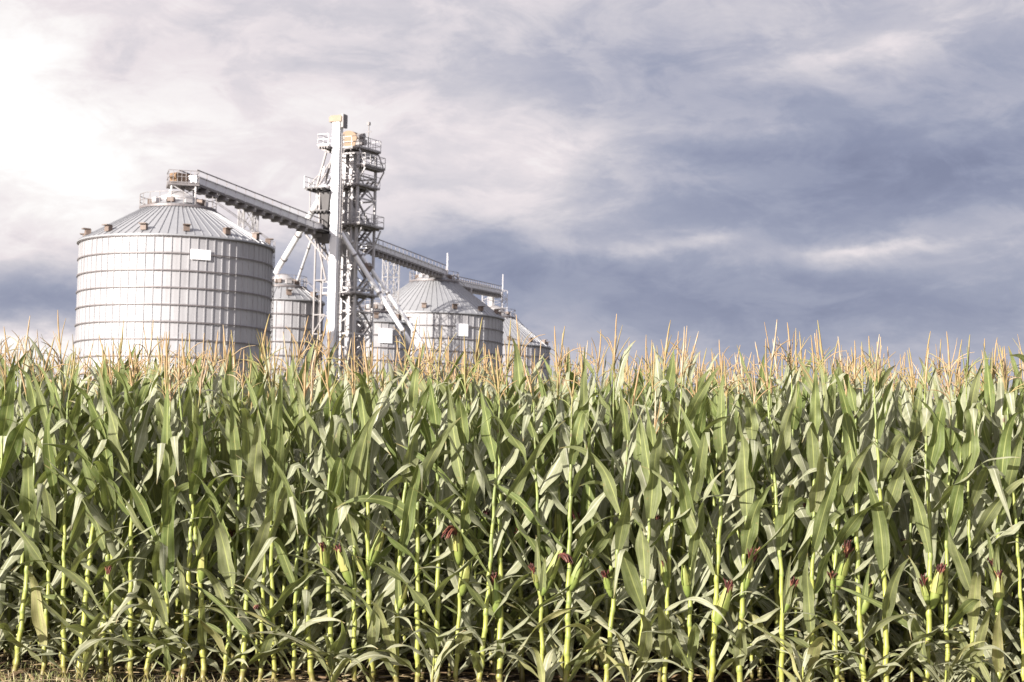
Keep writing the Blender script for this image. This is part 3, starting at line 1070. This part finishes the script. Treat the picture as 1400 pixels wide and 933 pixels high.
def plant_parts(rng, H=1.72, ears=None, detail=2, plane=None, tassel=1.0, bare=0.0):
    """the meshes of one plant, standing at the origin: stalk, leaves, tassel, [(husk, silk)]"""
    st, lf, ts = MB(), MB(), MB()
    nseg, ncr, nst = {2: (20, 6, 9), 1: (13, 5, 6), 0: (7, 3, 4)}[detail]
    nn_ = rng.randint(14, 17)
    zs = [0.05]
    for i in range(nn_):
        zs.append(zs[-1] + rng.uniform(0.9, 1.1) * (0.075 if i == 0 else 0.10 + 0.045 * min(1, i / 3)))
    k = (H - 0.03) / zs[-1]
    zs = [z * k for z in zs]
    lean = (rng.gauss(0, 0.028) + (rng.choice((-.06, .06)) if rng.random() < 0.12 else 0), rng.gauss(0, 0.024))
    bow = (rng.gauss(0, 0.012), rng.gauss(0, 0.012))

    def ax(z):
        f = z / H
        return Vector((lean[0] * z + bow[0] * math.sin(f * PI * 1.3), lean[1] * z + bow[1] * math.sin(f * PI * 1.1), z))
    r0 = rng.uniform(0.0125, 0.0190)
    zig = rng.choice((-1, 1))
    pts, rad, tn = [ax(-0.02)], [r0 * 1.05], [0.5]
    for i, z in enumerate(zs[:-1]):
        z2 = zs[i + 1]
        f = z / H
        r = r0 * (1 - 0.72 * f ** 1.3)
        base_t = 0.04 + 0.66 * f ** 1.2 + rng.uniform(-0.06, 0.12)
        off = Vector((0.003 * zig * (1 if i % 2 else -1), 0, 0)) * (1 if f < .8 else 0.3)
        if detail >= 1:
            pts += [ax(z - 0.006) + off, ax(z + 0.006) + off, ax(z + 0.02) + off, ax(z + (z2 - z) * 0.8)]
            rad += [r * 1.12, r * 1.20, r * 1.0, r * 0.96]
            tn += [base_t + 0.26, base_t + 0.16, base_t, base_t + rng.uniform(-0.05, 0.10)]
        else:
            pts += [ax(z)]
            rad += [r]
            tn += [base_t]
    pts.append(ax(H))
    rad.append(0.005)
    tn.append(0.6)
    st.tube(pts, rad, nst, tint=tn)
    if detail == 2:
        for k_ in range(7):
            a_ = rng.uniform(0, 2 * PI)
            o = Vector((math.cos(a_), math.sin(a_), 0))
            st.tube([ax(0.06) + o * r0 * .8, ax(0.035) + o * (r0 + 0.025), ax(-0.03) + o * (r0 + 0.05)], [0.005, 0.0045, 0.003], 5, tint=0.55)
    if plane is None:
        plane = PI / 2 + rng.gauss(0, 0.85)
    for i, z in enumerate(zs[1:-1]):
        f = z / H
        if f < 0.06 and rng.random() < 0.3:
            continue
        ph = plane + (PI if i % 2 else 0) + rng.gauss(0, 0.5)
        if f < 0.32:
            L, W = rng.uniform(0.48, 0.80), rng.uniform(0.062, 0.098)
            th0, th1 = R_(rng.uniform(26, 58)), R_(rng.choice((rng.uniform(60, 110), rng.uniform(100, 165))))
            p = rng.uniform(1.2, 2.8)
            tint = rng.choice((rng.uniform(0.35, 0.70), rng.uniform(0.45, 0.8), rng.uniform(0.65, 1.0))) if f > 0.13 or rng.random() < 0.75 else 1.4
        elif f < 0.66:
            L, W = rng.uniform(0.55, 0.84), rng.uniform(0.080, 0.116)
            th0, th1 = R_(rng.uniform(18, 48)), R_(rng.choice((rng.uniform(40, 80), rng.uniform(60, 150))))
            p = rng.uniform(1.4, 3.2)
            tint = rng.choice((rng.uniform(0.12, 0.45), rng.uniform(0.4, 0.78)))
        else:
            g = (f - 0.66) / 0.34
            L, W = rng.uniform(0.58, 0.80) * (1 - 0.64 * g), rng.uniform(0.080, 0.118) * (1 - 0.3 * g)
            th0, th1 = R_(rng.uniform(10, 36)), R_(rng.choice((rng.uniform(10, 45), rng.uniform(15, 60), rng.uniform(60, 140))))
            p = rng.uniform(1.6, 3.4)
            tint = rng.choice((rng.uniform(0.05, 0.38), rng.uniform(0.3, 0.70)))
        for (dx_, zb_, *_r) in (ears or []):
            if zb_ - 0.30 < z < zb_ + 0.12 and math.sin(ph) < 0.35:
                ph = (0 if math.cos(ph) > 0 else PI) + rng.uniform(-0.25, 0.45) * (1 if math.cos(ph) > 0 else -1)
        kink = None
        if rng.random() < 0.24 and f > 0.15:
            kink = (rng.uniform(0.35, 0.75), R_(rng.uniform(125, 172)))
        r = r0 * (1 - 0.72 * f ** 1.3)
        base = ax(z + 0.03) + Vector((math.cos(ph), math.sin(ph), 0)) * r * 0.9
        leaf(lf, base, ph, L, W, th0, th1, p, rng.gauss(0, 0.85), rng.uniform(0.15, 0.55), rng.uniform(0.22, 0.65), rng, nseg, ncr, tint, kink, rng.gauss(0, 0.35))
    if detail >= 1:
        for _ in range(3):
            ph = rng.uniform(0, 2 * PI)
            z = rng.uniform(0.05, 0.26)
            leaf(lf, ax(z) + Vector((math.cos(ph), math.sin(ph), 0)) * r0 * 0.8, ph, rng.uniform(0.34, 0.60), rng.uniform(0.042, 0.075), R_(rng.uniform(25, 60)),
                 R_(rng.uniform(85, 160)), rng.uniform(1.0, 2.4), rng.gauss(0, 0.8), rng.uniform(0.15, 0.5), rng.uniform(0.25, 0.7), rng, nseg, ncr, rng.uniform(0.45, 1.05))
    if tassel > 0:
        dv = Vector((lean[0] + rng.gauss(0, 0.09), lean[1] + rng.gauss(0, 0.09), 1))
        tassel_mesh(ts, ax(H - 0.01), dv, rng, rng.uniform(0.22, 0.33) * tassel, rng.randint(3, 8) if detail else 3, 5 if detail else 3)
    el = []
    for (dx, zb, L, silk, hang) in (ears or []):
        hb, sb = MB(), MB()
        d = Vector((math.sin(R_(dx)), rng.uniform(-0.30, -0.12), math.cos(R_(dx))))
        b = ax(zb) + Vector((math.copysign(0.012, dx) if dx else 0, -0.018, 0))
        ear_mesh(hb, sb, b, d, L, rng.uniform(0.024, 0.029) * min(1.12, L / 0.2), silk, rng, hang)
        # two short flag leaves beside the ear
        for q in range(2):
            pa = math.atan2(d.y, d.x) + rng.uniform(-1.2, 1.2)
            leaf(lf, b, pa, rng.uniform(.25, .4), 0.05, R_(abs(dx) + 5), R_(rng.uniform(40, 120)), 2, rng.gauss(0, .6), 0.5, 0.2, rng, 8, ncr, rng.uniform(0.4, 0.75))
        el.append((hb, sb))
    return st, lf, ts, el


def make_plant(rng, label, loc, rotz=0.0, group=None, **kw):
    st, lf, ts, el = plant_parts(rng, **kw)
    root = thing('corn_plant', label, 'corn plant', loc, rotz, group)
    st.build('stalk', STALK, root, True)
    lf.build('leaves', LEAF, root, True)
    if ts.n:
        ts.build('tassel', TASSEL, root, True)
    for hb, sb in el:
        h = hb.build('ear', HUSK, root, True)
        if sb.n:
            sb.build('silk', SILK, h, True)
    return root


def copy_thing(o, parent=None):
    c = o.copy()
    COL.objects.link(c)
    c.parent = parent
    for ch in o.children:
        copy_thing(ch, c)
    return c


def row_point(px, k=0):
    """foot of the plant whose stalk is seen at photo column px, in row k"""
    x = 0.0
    for _ in range(8):
        y = ROW_Y + ROW_SLOPE * x + ROW_GAP * k / ROW_NRM.y
        x = at(px, 900, y).x
    return x, y


# photo column of each stalk of the front row: [(lean of ear in degrees, pixel row of its base, length m, silk m, hanging)]
FRONT = [
    (-8, []), (20, []), (60, []), (89, []), (109, []), (136, [(3, 825, 0.19, 0.075, 0)]), (152, []), (180, []),
    (200, []), (232, []), (251, []), (280, [(4, 795, 0.20, 0.08, 0)]), (306, []), (332, []), (357, []),
    (377, [(-25, 852, 0.14, 0.06, 1)]), (402, []), (429, []), (459, [(-6, 785, 0.17, 0.06, 0)]),
    (486, [(-20, 800, 0.24, 0.05, 0)]), (511, [(19, 772, 0.23, 0.04, 0), (-22, 790, 0.13, 0, 0)]), (543, [(14, 830, 0.15, 0, 0)]),
    (572, []), (598, []), (623, [(-4, 770, 0.20, 0.15, 1), (9, 812, 0.20, 0.0, 0)]), (655, []), (684, [(-9, 842, 0.21, 0.09, 0)]),
    (744, [(20, 812, 0.26, 0.12, 1), (-14, 805, 0.12, 0.07, 0)]), (775, [(18, 805, 0.20, 0.0, 0)]), (827, [(-18, 815, 0.14, 0.06, 0)]),
    (872, []), (909, [(-8, 800, 0.14, 0.05, 0)]), (946, [(-10, 815, 0.18, 0, 0)]), (972, [(16, 852, 0.22, 0.09, 0)]),
    (1011, [(10, 805, 0.17, 0.12, 0)]), (1068, [(16, 835, 0.16, 0.08, 0)]), (1108, []), (1146, [(12, 805, 0.22, 0.11, 0), (-8, 810, 0.10, 0.06, 0)]),
    (1184, [(15, 838, 0.18, 0.03, 0)]), (1212, []), (1264, [(10, 830, 0.22, 0.08, 0), (-16, 825, 0.13, 0.08, 0)]), (1298, []), (1332, []),
    (1368, [(0, 835, 0.20, 0.07, 0), (-14, 795, 0.12, 0.06, 0)]), (1401, []),
]
ORD = ['first', 'second', 'third', 'fourth', 'fifth', 'sixth', 'seventh', 'eighth', 'ninth', 'tenth', 'eleventh', 'twelfth', 'thirteenth', 'fourteenth',
       'fifteenth', 'sixteenth', 'seventeenth', 'eighteenth', 'nineteenth', 'twentieth', 'twenty-first', 'twenty-second', 'twenty-third', 'twenty-fourth', 'twenty-fifth']


def ear_words(ears):
    sk = [e for e in ears if e[3] > 0]
    if len(ears) == 2:
        return 'bearing two ears'
    if sk:
        e = sk[0]
        if e[4]:
            return 'with an ear trailing dark silk'
        return 'with a maroon silked ear'
    if ears:
        return 'with a silkless green ear'
    return 'with no ear showing'


n_front = 0
for i, (px, ears) in enumerate(FRONT):
    rng = random.Random(1000 + i * 7)
    x, y = row_point(px)
    sc = 1.0 + 0.025 * (px - 700) / 700
    el = []
    for (dx, pyb, L, silk, hang) in ears:
        z = HC - (pyb - 660 - 0.02 * (px - 700)) * y / F
        el.append((dx, max(0.3, z), L, silk, hang))
    nl = i
    nr_ = len(FRONT) - 1 - i
    pos = f'{ORD[nl - 1]} front stalk from the left edge' if nl <= nr_ else f'{ORD[nr_ - 1]} front stalk from the right edge'
    lab_ = f'corn plant {ear_words(ears)}, {pos}'
    if px < 0:
        lab_ = 'corn plant rooted just outside the left edge, its leaves reaching in'
    if px > 1400:
        lab_ = 'corn plant cut by the right edge, rightmost of the front row'
    plane = None
    make_plant(rng, lab_, (x, y, 0), 0, 'corn plants of the front row',
               H=rng.uniform(1.63, 1.80) * sc - (0.14 if px in (827, 872) else 0), ears=el, detail=2, plane=plane)
    n_front += 1

def sucker(i, px, label):
    rng = random.Random(4000 + i)
    x, y = row_point(px)
    y -= rng.uniform(0.06, 0.16)
    root = thing('corn_sucker', label, 'corn sucker', (x, y, 0), 0, 'leafy corn suckers at the foot of the row')
    st, lf = MB(), MB()
    h = rng.uniform(0.14, 0.26)
    st.tube([(0, 0, -0.02), (0.005, 0, h * 0.5), (0.01, 0, h)], [0.009, 0.008, 0.004], 7, tint=0.25)
    for k in range(rng.randint(5, 7)):
        a_ = (k % 2) * PI + rng.gauss(0, 0.8)
        leaf(lf, (0.005, 0, h * (0.25 + 0.11 * k)), a_, rng.uniform(.26, .46), rng.uniform(.035, .062), R_(rng.uniform(12, 40)), R_(rng.uniform(80, 150)),
             rng.uniform(1.2, 2.2), rng.gauss(0, .6), 0.4, 0.35, rng, 14, 6, rng.uniform(0.8, 1.15))
    st.build('stalk', STALK, root, True)
    lf.build('leaves', LEAF, root, True)


SUCK = [(118, 'small pale corn sucker in the grass, leftmost of the low leafy shoots'),
        (455, 'small pale corn sucker at the row foot, second low shoot from the left'),
        (592, 'small pale corn sucker at the row foot, third low shoot from the left'),
        (742, 'small pale corn sucker at the row foot, middle one of the low shoots'),
        (858, 'small pale corn sucker at the row foot, fourth low shoot from the right'),
        (1090, 'small pale corn sucker at the row foot, third low shoot from the right'),
        (1285, 'small pale corn sucker at the row foot, second low shoot from the right'),
        (1352, 'small pale corn sucker at the row foot, rightmost of the low leafy shoots')]
for i, (px, lab) in enumerate(SUCK):
    sucker(i, px, lab)

# variants for the rows behind
PROTO = []
for i in range(14):
    rng = random.Random(500 + i)
    ears = [(rng.uniform(-22, 22), rng.uniform(0.55, 0.85), rng.uniform(0.15, 0.22), rng.choice((0.0, 0.07)), 0)] if i % 2 == 0 else []
    PROTO.append(dict(rng=rng, H=rng.uniform(1.55, 1.82), ears=ears, detail=1, plane=rng.gauss(PI / 2, 0.8)))
proto_roots = [None] * len(PROTO)
ROW_INFO = {1: ('corn plant of the second row, half hidden behind the front stalks', 'corn plants of the second row')}
DEEP = ('corn plant deep in the field, only tassel and upper leaves showing', 'corn plants deep in the field')
count = n_front
rows_end = {}
rngp = random.Random(77)
for k in range(1, 9):
    px = -30 + rngp.uniform(0, 20)
    while px < 1432:
        if count >= 298:
            break
        x, y = row_point(px, k)
        q = rngp.randrange(len(PROTO))
        lab, grp = ROW_INFO.get(k, DEEP)
        if proto_roots[q] is None:
            proto_roots[q] = make_plant(label=lab, loc=(0, 0, 0), **PROTO[q])
            o = proto_roots[q]
        else:
            o = copy_thing(proto_roots[q])
        o.location = (x, y + rngp.uniform(-.05, .05), 0)
        o.rotation_euler = (0, 0, rngp.uniform(0, 2 * PI))
        s = rngp.uniform(0.93, 1.07)
        o.scale = (s, s, s * (1.085 + 0.02 * (px - 700) / 700 + 0.010 * k) * (0.88 if rngp.random() < 0.06 else 1.0))
        o.scale.z = min(o.scale.z, 1.90 / PROTO[q]['H'])
        o['label'], o['group'] = lab, grp
        count += 1
        px += rngp.uniform(0.11, 0.18) * F / y
    rows_end[k] = px
    if count >= 298:
        break
K_END = k

# the remaining field: one mass
low = []
for i in range(6):
    rng = random.Random(900 + i)
    low.append(plant_parts(rng, H=rng.uniform(1.6, 1.82), detail=0, plane=rng.gauss(PI / 2, 0.6)))


def mass(part, name, mat, spots):
    V, Fc, U, T_ = [], [], [], []
    n = 0
    arrs = []
    for p in low:
        mb = p[part]
        quads = [f for f in mb.f if len(f) == 4]
        arrs.append((np.array(mb.v), np.array(quads), np.array(mb.uv), np.array(mb.t)))
    for (x, y, rz, s, q, dt) in spots:
        v, f, u, t = arrs[q]
        c, sn = math.cos(rz), math.sin(rz)
        w = np.stack([v[:, 0] * c - v[:, 1] * sn, v[:, 0] * sn + v[:, 1] * c, v[:, 2]], 1) * s + np.array((x, y, 0))
        V.append(w)
        Fc.append(f + n)
        U.append(u)
        T_.append(np.clip(t + dt, 0, 1))
        n += len(v)
    V, Fc, U, T_ = map(np.concatenate, (V, Fc, U, T_))
    return V, Fc, U, T_


spots = []
rm = random.Random(31)
for k in range(0, 26):
    t = -9.5 - 0.25 * k
    while t < 9.5 + 0.25 * k:
        t += rm.uniform(0.13, 0.20) * (1 if k < 14 else 1.25)
        p = Vector((0, ROW_Y, 0)) + ROW_DIR * t + ROW_NRM * (ROW_GAP * k)
        px_ = 700 + F * p.x / p.y
        if k <= K_END and -38 < px_ < (1436 if k < K_END else rows_end[K_END]):
            continue
        spots.append((p.x, p.y, rm.choice((0, PI)) + rm.gauss(0, .5), rm.uniform(0.98, 1.14), rm.randrange(6), rm.uniform(-.1, .1)))
tot = [mass(0, '', STALK, spots), mass(1, '', LEAF, spots), mass(2, '', TASSEL, spots)]
V, Fc, U, T_, MI = [], [], [], [], []
n = 0
for mi, (v, f, u, t) in enumerate(tot):
    V.append(v)
    Fc.append(f + n)
    U.append(u)
    T_.append(t)
    MI.append(np.full(len(f), mi))
    n += len(v)
V, Fc, U, T_, MI = map(np.concatenate, (V, Fc, U, T_, MI))
me = bpy.data.meshes.new('corn_field')
me.vertices.add(len(V))
me.vertices.foreach_set('co', V.astype(np.float32).ravel())
me.loops.add(len(Fc) * 4)
me.loops.foreach_set('vertex_index', Fc.astype(np.int32).ravel())
me.polygons.add(len(Fc))
me.polygons.foreach_set('loop_start', np.arange(len(Fc), dtype=np.int32) * 4)
for m_ in (STALK, LEAF, TASSEL):
    me.materials.append(m_)
me.polygons.foreach_set('material_index', MI.astype(np.int32))
me.polygons.foreach_set('use_smooth', np.ones(len(Fc), dtype=bool))
uvl = me.uv_layers.new(name='UVMap')
uvl.data.foreach_set('uv', U[Fc.ravel()].astype(np.float32).ravel())
atr = me.attributes.new('tint', 'FLOAT', 'POINT')
atr.data.foreach_set('value', T_.astype(np.float32))
me.update(calc_edges=True)
fo = bpy.data.objects.new('corn_field', me)
COL.objects.link(fo)
fo['kind'] = 'stuff'
fo['label'] = 'dense mass of corn filling the rest of the field behind'
fo['category'] = 'corn'

# ------------------------------------------------------------------ grass strip at the field edge
GRASS = tint_mat('dry_grass', [(0.0, (0.10, 0.13, 0.03)), (0.35, (0.20, 0.21, 0.07)), (0.6, (0.32, 0.29, 0.13)), (1.0, (0.46, 0.38, 0.24))], 0.6, 20, 0.2, 0.2)
g = MB()
rg = random.Random(5)
for _ in range(16000):
    x = rg.uniform(-5.5, 5.5)
    yrow = ROW_Y + ROW_SLOPE * x
    d_ = rg.random()
    y = yrow + 1.1 - d_ * 2.3
    dens = max(0.12, min(0.8, 0.2 + (-1.2 - x) * 0.45))
    if y > yrow + 0.1:
        dens *= 0.45 if x < -1.4 else 0.1
    if rg.random() > dens:
        continue
    h = rg.uniform(0.03, 0.13) * (1.0 if x < -1.4 else 0.8)
    a_ = rg.uniform(0, 2 * PI)
    le = rg.uniform(0.2, 1.1)
    o = Vector((math.cos(a_), math.sin(a_), 0))
    s_ = Vector((-o.y, o.x, 0)) * rg.uniform(0.002, 0.004)
    p0 = Vector((x, y, -0.005))
    p1 = p0 + o * (h * le * 0.35) + Vector((0, 0, h * 0.62))
    p2 = p0 + o * (h * le) + Vector((0, 0, h * rg.uniform(0.55, 1.05)))
    g.add([p0 - s_, p0 + s_, p1 + s_ * .8, p1 - s_ * .8, p2], [(0, 1, 2, 3), (3, 2, 4)], None, rg.random())
go = g.build('grass', GRASS)
go['kind'] = 'stuff'
go['label'] = 'strip of short dry grass at the foot of the corn'
go['category'] = 'grass'
# fallen dead leaves on the soil
LIT = tint_mat('dead_leaves', [(0.0, (0.12, 0.07, 0.04)), (0.5, (0.30, 0.21, 0.11)), (1.0, (0.46, 0.36, 0.22))], 0.8, 20, 0.2)
g = MB()
for _ in range(800):
    x = rg.uniform(-4.5, 4.5)
    y = ROW_Y + ROW_SLOPE * x + rg.uniform(-0.4, 2.0)
    leaf(g, (x, y, rg.uniform(0.01, 0.05)), rg.uniform(0, 6.28), rg.uniform(.12, .4), rg.uniform(.02, .05), R_(80), R_(rg.uniform(88, 104)), 1.2, rg.gauss(0, .5), 0.4, 0.4, rg, 6, 3, rg.random())
lo = g.build('leaf_litter', LIT, None, True)
lo['kind'] = 'stuff'
lo['label'] = 'dead brown corn leaves littering the soil between the stalks'
lo['category'] = 'leaf litter'

# ------------------------------------------------------------------ world
SUN_AZ = R_(221)      # compass bearing of the sun, clockwise from +Y
SUN_EL = R_(17)
W = bpy.data.worlds.new('World')
S.world = W
W.use_nodes = True
nt = NT(W.node_tree)
bg = W.node_tree.nodes['Background']
sky = nt.node('ShaderNodeTexSky', sky_type='NISHITA')
sky.sun_disc = False
sky.sun_elevation = SUN_EL
sky.sun_rotation = SUN_AZ
tc = nt.node('ShaderNodeTexCoord')
dirv = tc.outputs['Generated']
sep = nt.node('ShaderNodeSeparateXYZ')
nt.link(dirv, sep.inputs[0])
# warp of the cloud outlines
warp = nt.node('ShaderNodeTexNoise')
nt.link(nt.mapping(dirv, (1, 1, 2.2)), warp.inputs['Vector'])
warp.inputs['Scale'].default_value = 9
warp.inputs['Detail'].default_value = 7
warp.inputs['Roughness'].default_value = 0.6
wsep = nt.node('ShaderNodeSeparateXYZ')
nt.link(warp.outputs['Color'], wsep.inputs[0])
az = nt.m('ARCTAN2', sep.outputs[0], sep.outputs[1])
el_ = nt.m('ARCSINE', sep.outputs[2])
azw = nt.m('ADD', az, nt.m('MULTIPLY', nt.m('SUBTRACT', wsep.outputs[0], 0.5), 0.10))
elw = nt.m('ADD', el_, nt.m('MULTIPLY', nt.m('SUBTRACT', wsep.outputs[1], 0.5), 0.045))


def dir_of(px, py):
    d = CAMROT @ Vector(((px - 700.0) / F, -(py - 466.5) / F, -1.0))
    d.normalize()
    return math.atan2(d.x, d.y), math.asin(d.z)


def cloud(px, py, rx, ry, amt, tilt=0.0):
    """soft elliptical bank of cloud: amt > 0 darker, < 0 brighter"""
    a0, e0 = dir_of(px, py)
    u = nt.m('SUBTRACT', azw, a0)
    v = nt.m('SUBTRACT', elw, e0)
    c, s_ = math.cos(tilt), math.sin(tilt)
    p = nt.m('MULTIPLY', nt.m('ADD', nt.m('MULTIPLY', u, c), nt.m('MULTIPLY', v, s_)), F / rx)
    q = nt.m('MULTIPLY', nt.m('SUBTRACT', nt.m('MULTIPLY', v, c), nt.m('MULTIPLY', u, s_)), F / ry)
    r2 = nt.m('ADD', nt.m('MULTIPLY', p, p), nt.m('MULTIPLY', q, q))
    return nt.m('MULTIPLY', nt.m('EXPONENT', nt.m('MULTIPLY', r2, -1.0)), amt)


a_lo, _ = dir_of(150, 200)
a_hi, _ = dir_of(1050, 200)
base = nt.smooth(azw, a_lo, a_hi, 0.31, 0.66)
banks = [
    (40, 190, 130, 120, -0.34, -0.4), (10, 100, 100, 70, -0.16, 0), (120, 270, 120, 40, -0.12, -0.3), (430, 60, 300, 50, 0.10, 0),
    (860, 70, 170, 45, 0.05, 0), (1010, 115, 130, 40, 0.15, -0.1), (1300, 110, 110, 40, 0.14, 0.25),
    (1190, 62, 220, 24, -0.24, 0.14), (1100, 8, 500, 30, -0.10, 0), (730, 215, 90, 70, -0.24, 0), (1170, 245, 340, 78, 0.31, 0.14),
    (950, 215, 120, 20, 0.14, 0), (1320, 215, 200, 60, 0.14, 0), (1000, 180, 90, 14, -0.14, 0.1),
    (925, 333, 120, 14, -0.36, 0.03), (1190, 340, 120, 12, -0.36, 0.04), (1120, 362, 170, 18, -0.24, 0),
    (760, 300, 90, 30, -0.12, 0), (700, 360, 380, 40, 0.28, 0), (1100, 420, 450, 44, 0.32, 0),
    (100, 415, 380, 55, 0.62, 0), (30, 478, 120, 20, -0.55, 0), (480, 190, 280, 120, -0.16, 0), (620, 390, 160, 60, 0.14, 0),
]
d = base
for b_ in banks:
    d = nt.m('ADD', d, cloud(*b_))
fine = nt.noise(nt.mapping(dirv, (1, 1, 2.2)), 9, 10, 0.60, 0.9)
fine2 = nt.noise(nt.mapping(dirv, (1, 1, 2.6)), 30, 9, 0.68, 0.6)
d = nt.m('ADD', d, nt.m('MULTIPLY', nt.m('SUBTRACT', fine, 0.5), nt.smooth(azw, a_lo, a_hi, 0.36, 0.42)))
d = nt.m('ADD', d, nt.m('MULTIPLY', nt.m('SUBTRACT', fine2, 0.5), 0.22))


mid = nt.noise(nt.mapping(dirv, (1, 1, 2.3)), 17, 10, 0.6, 0.5)
d = nt.m('ADD', d, nt.m('MULTIPLY', nt.m('SUBTRACT', nt.smooth(mid, 0.40, 0.60), 0.5), 0.15))
d = nt.m('MULTIPLY', d, 0.87)


def lin(r, g_, b_):
    f = lambda c: (c / 255 / 12.92) if c / 255 <= 0.04045 else ((c / 255 + 0.055) / 1.055) ** 2.4
    return (f(r), f(g_), f(b_))


cc = nt.ramp(d, [(0.0, (1.05, 1.03, 1.02)), (0.10, lin(253, 248, 247)), (0.26, lin(236, 227, 230)), (0.43, lin(208, 204, 212)), (0.58, lin(182, 182, 197)),
                 (0.74, lin(158, 162, 183)), (0.90, lin(141, 146, 171)), (1.0, lin(130, 135, 161))])
EXPO = 1.38
# unseen clouds behind the viewer, brightened as added fill light on the corn
rear_fill = nt.smooth(nt.m('MULTIPLY', sep.outputs[1], -1.0), -0.1, 0.8, 1.0, 2.0)
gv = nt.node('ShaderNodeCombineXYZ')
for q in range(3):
    nt.link(nt.m('MULTIPLY', rear_fill, 2 ** -EXPO), gv.inputs[q])
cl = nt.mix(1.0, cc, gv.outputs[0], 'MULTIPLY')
skc = nt.mix(1.0, sky.outputs[0], (0.07, 0.07, 0.07, 1.0), 'MULTIPLY')
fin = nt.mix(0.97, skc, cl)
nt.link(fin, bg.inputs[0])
bg.inputs[1].default_value = 1.0

# ------------------------------------------------------------------ sun
sd = bpy.data.lights.new('sun', 'SUN')
sd.energy = 4.7
sd.angle = R_(0.9)
sd.color = (1.0, 0.95, 0.88)
so = bpy.data.objects.new('sun', sd)
COL.objects.link(so)
to_sun = Vector((math.sin(SUN_AZ) * math.cos(SUN_EL), math.cos(SUN_AZ) * math.cos(SUN_EL), math.sin(SUN_EL)))
so.rotation_euler = to_sun.to_track_quat('Z', 'Y').to_euler()
so.location = (-30, -40, 30)

# ------------------------------------------------------------------ camera
cd = bpy.data.cameras.new('camera')
cd.sensor_width = 36
cd.lens = F / 1400 * 36
cd.clip_start = 0.1
cd.clip_end = 9000
cd.dof.use_dof = True
cd.dof.focus_distance = 11.0
cd.dof.aperture_fstop = 9
co = bpy.data.objects.new('camera', cd)
COL.objects.link(co)
co.matrix_world = Matrix.Translation((0, 0, HC)) @ CAMROT.to_4x4()
S.camera = co

S.view_settings.view_transform = 'Standard'
S.view_settings.look = 'None'
S.view_settings.exposure = EXPO
S.view_settings.gamma = 1
S.view_settings.use_curve_mapping = False
S.render.engine = 'CYCLES'
S.cycles.max_bounces = 6
S.cycles.diffuse_bounces = 4
S.cycles.glossy_bounces = 2
S.cycles.transmission_bounces = 3
S.cycles.use_denoising = True
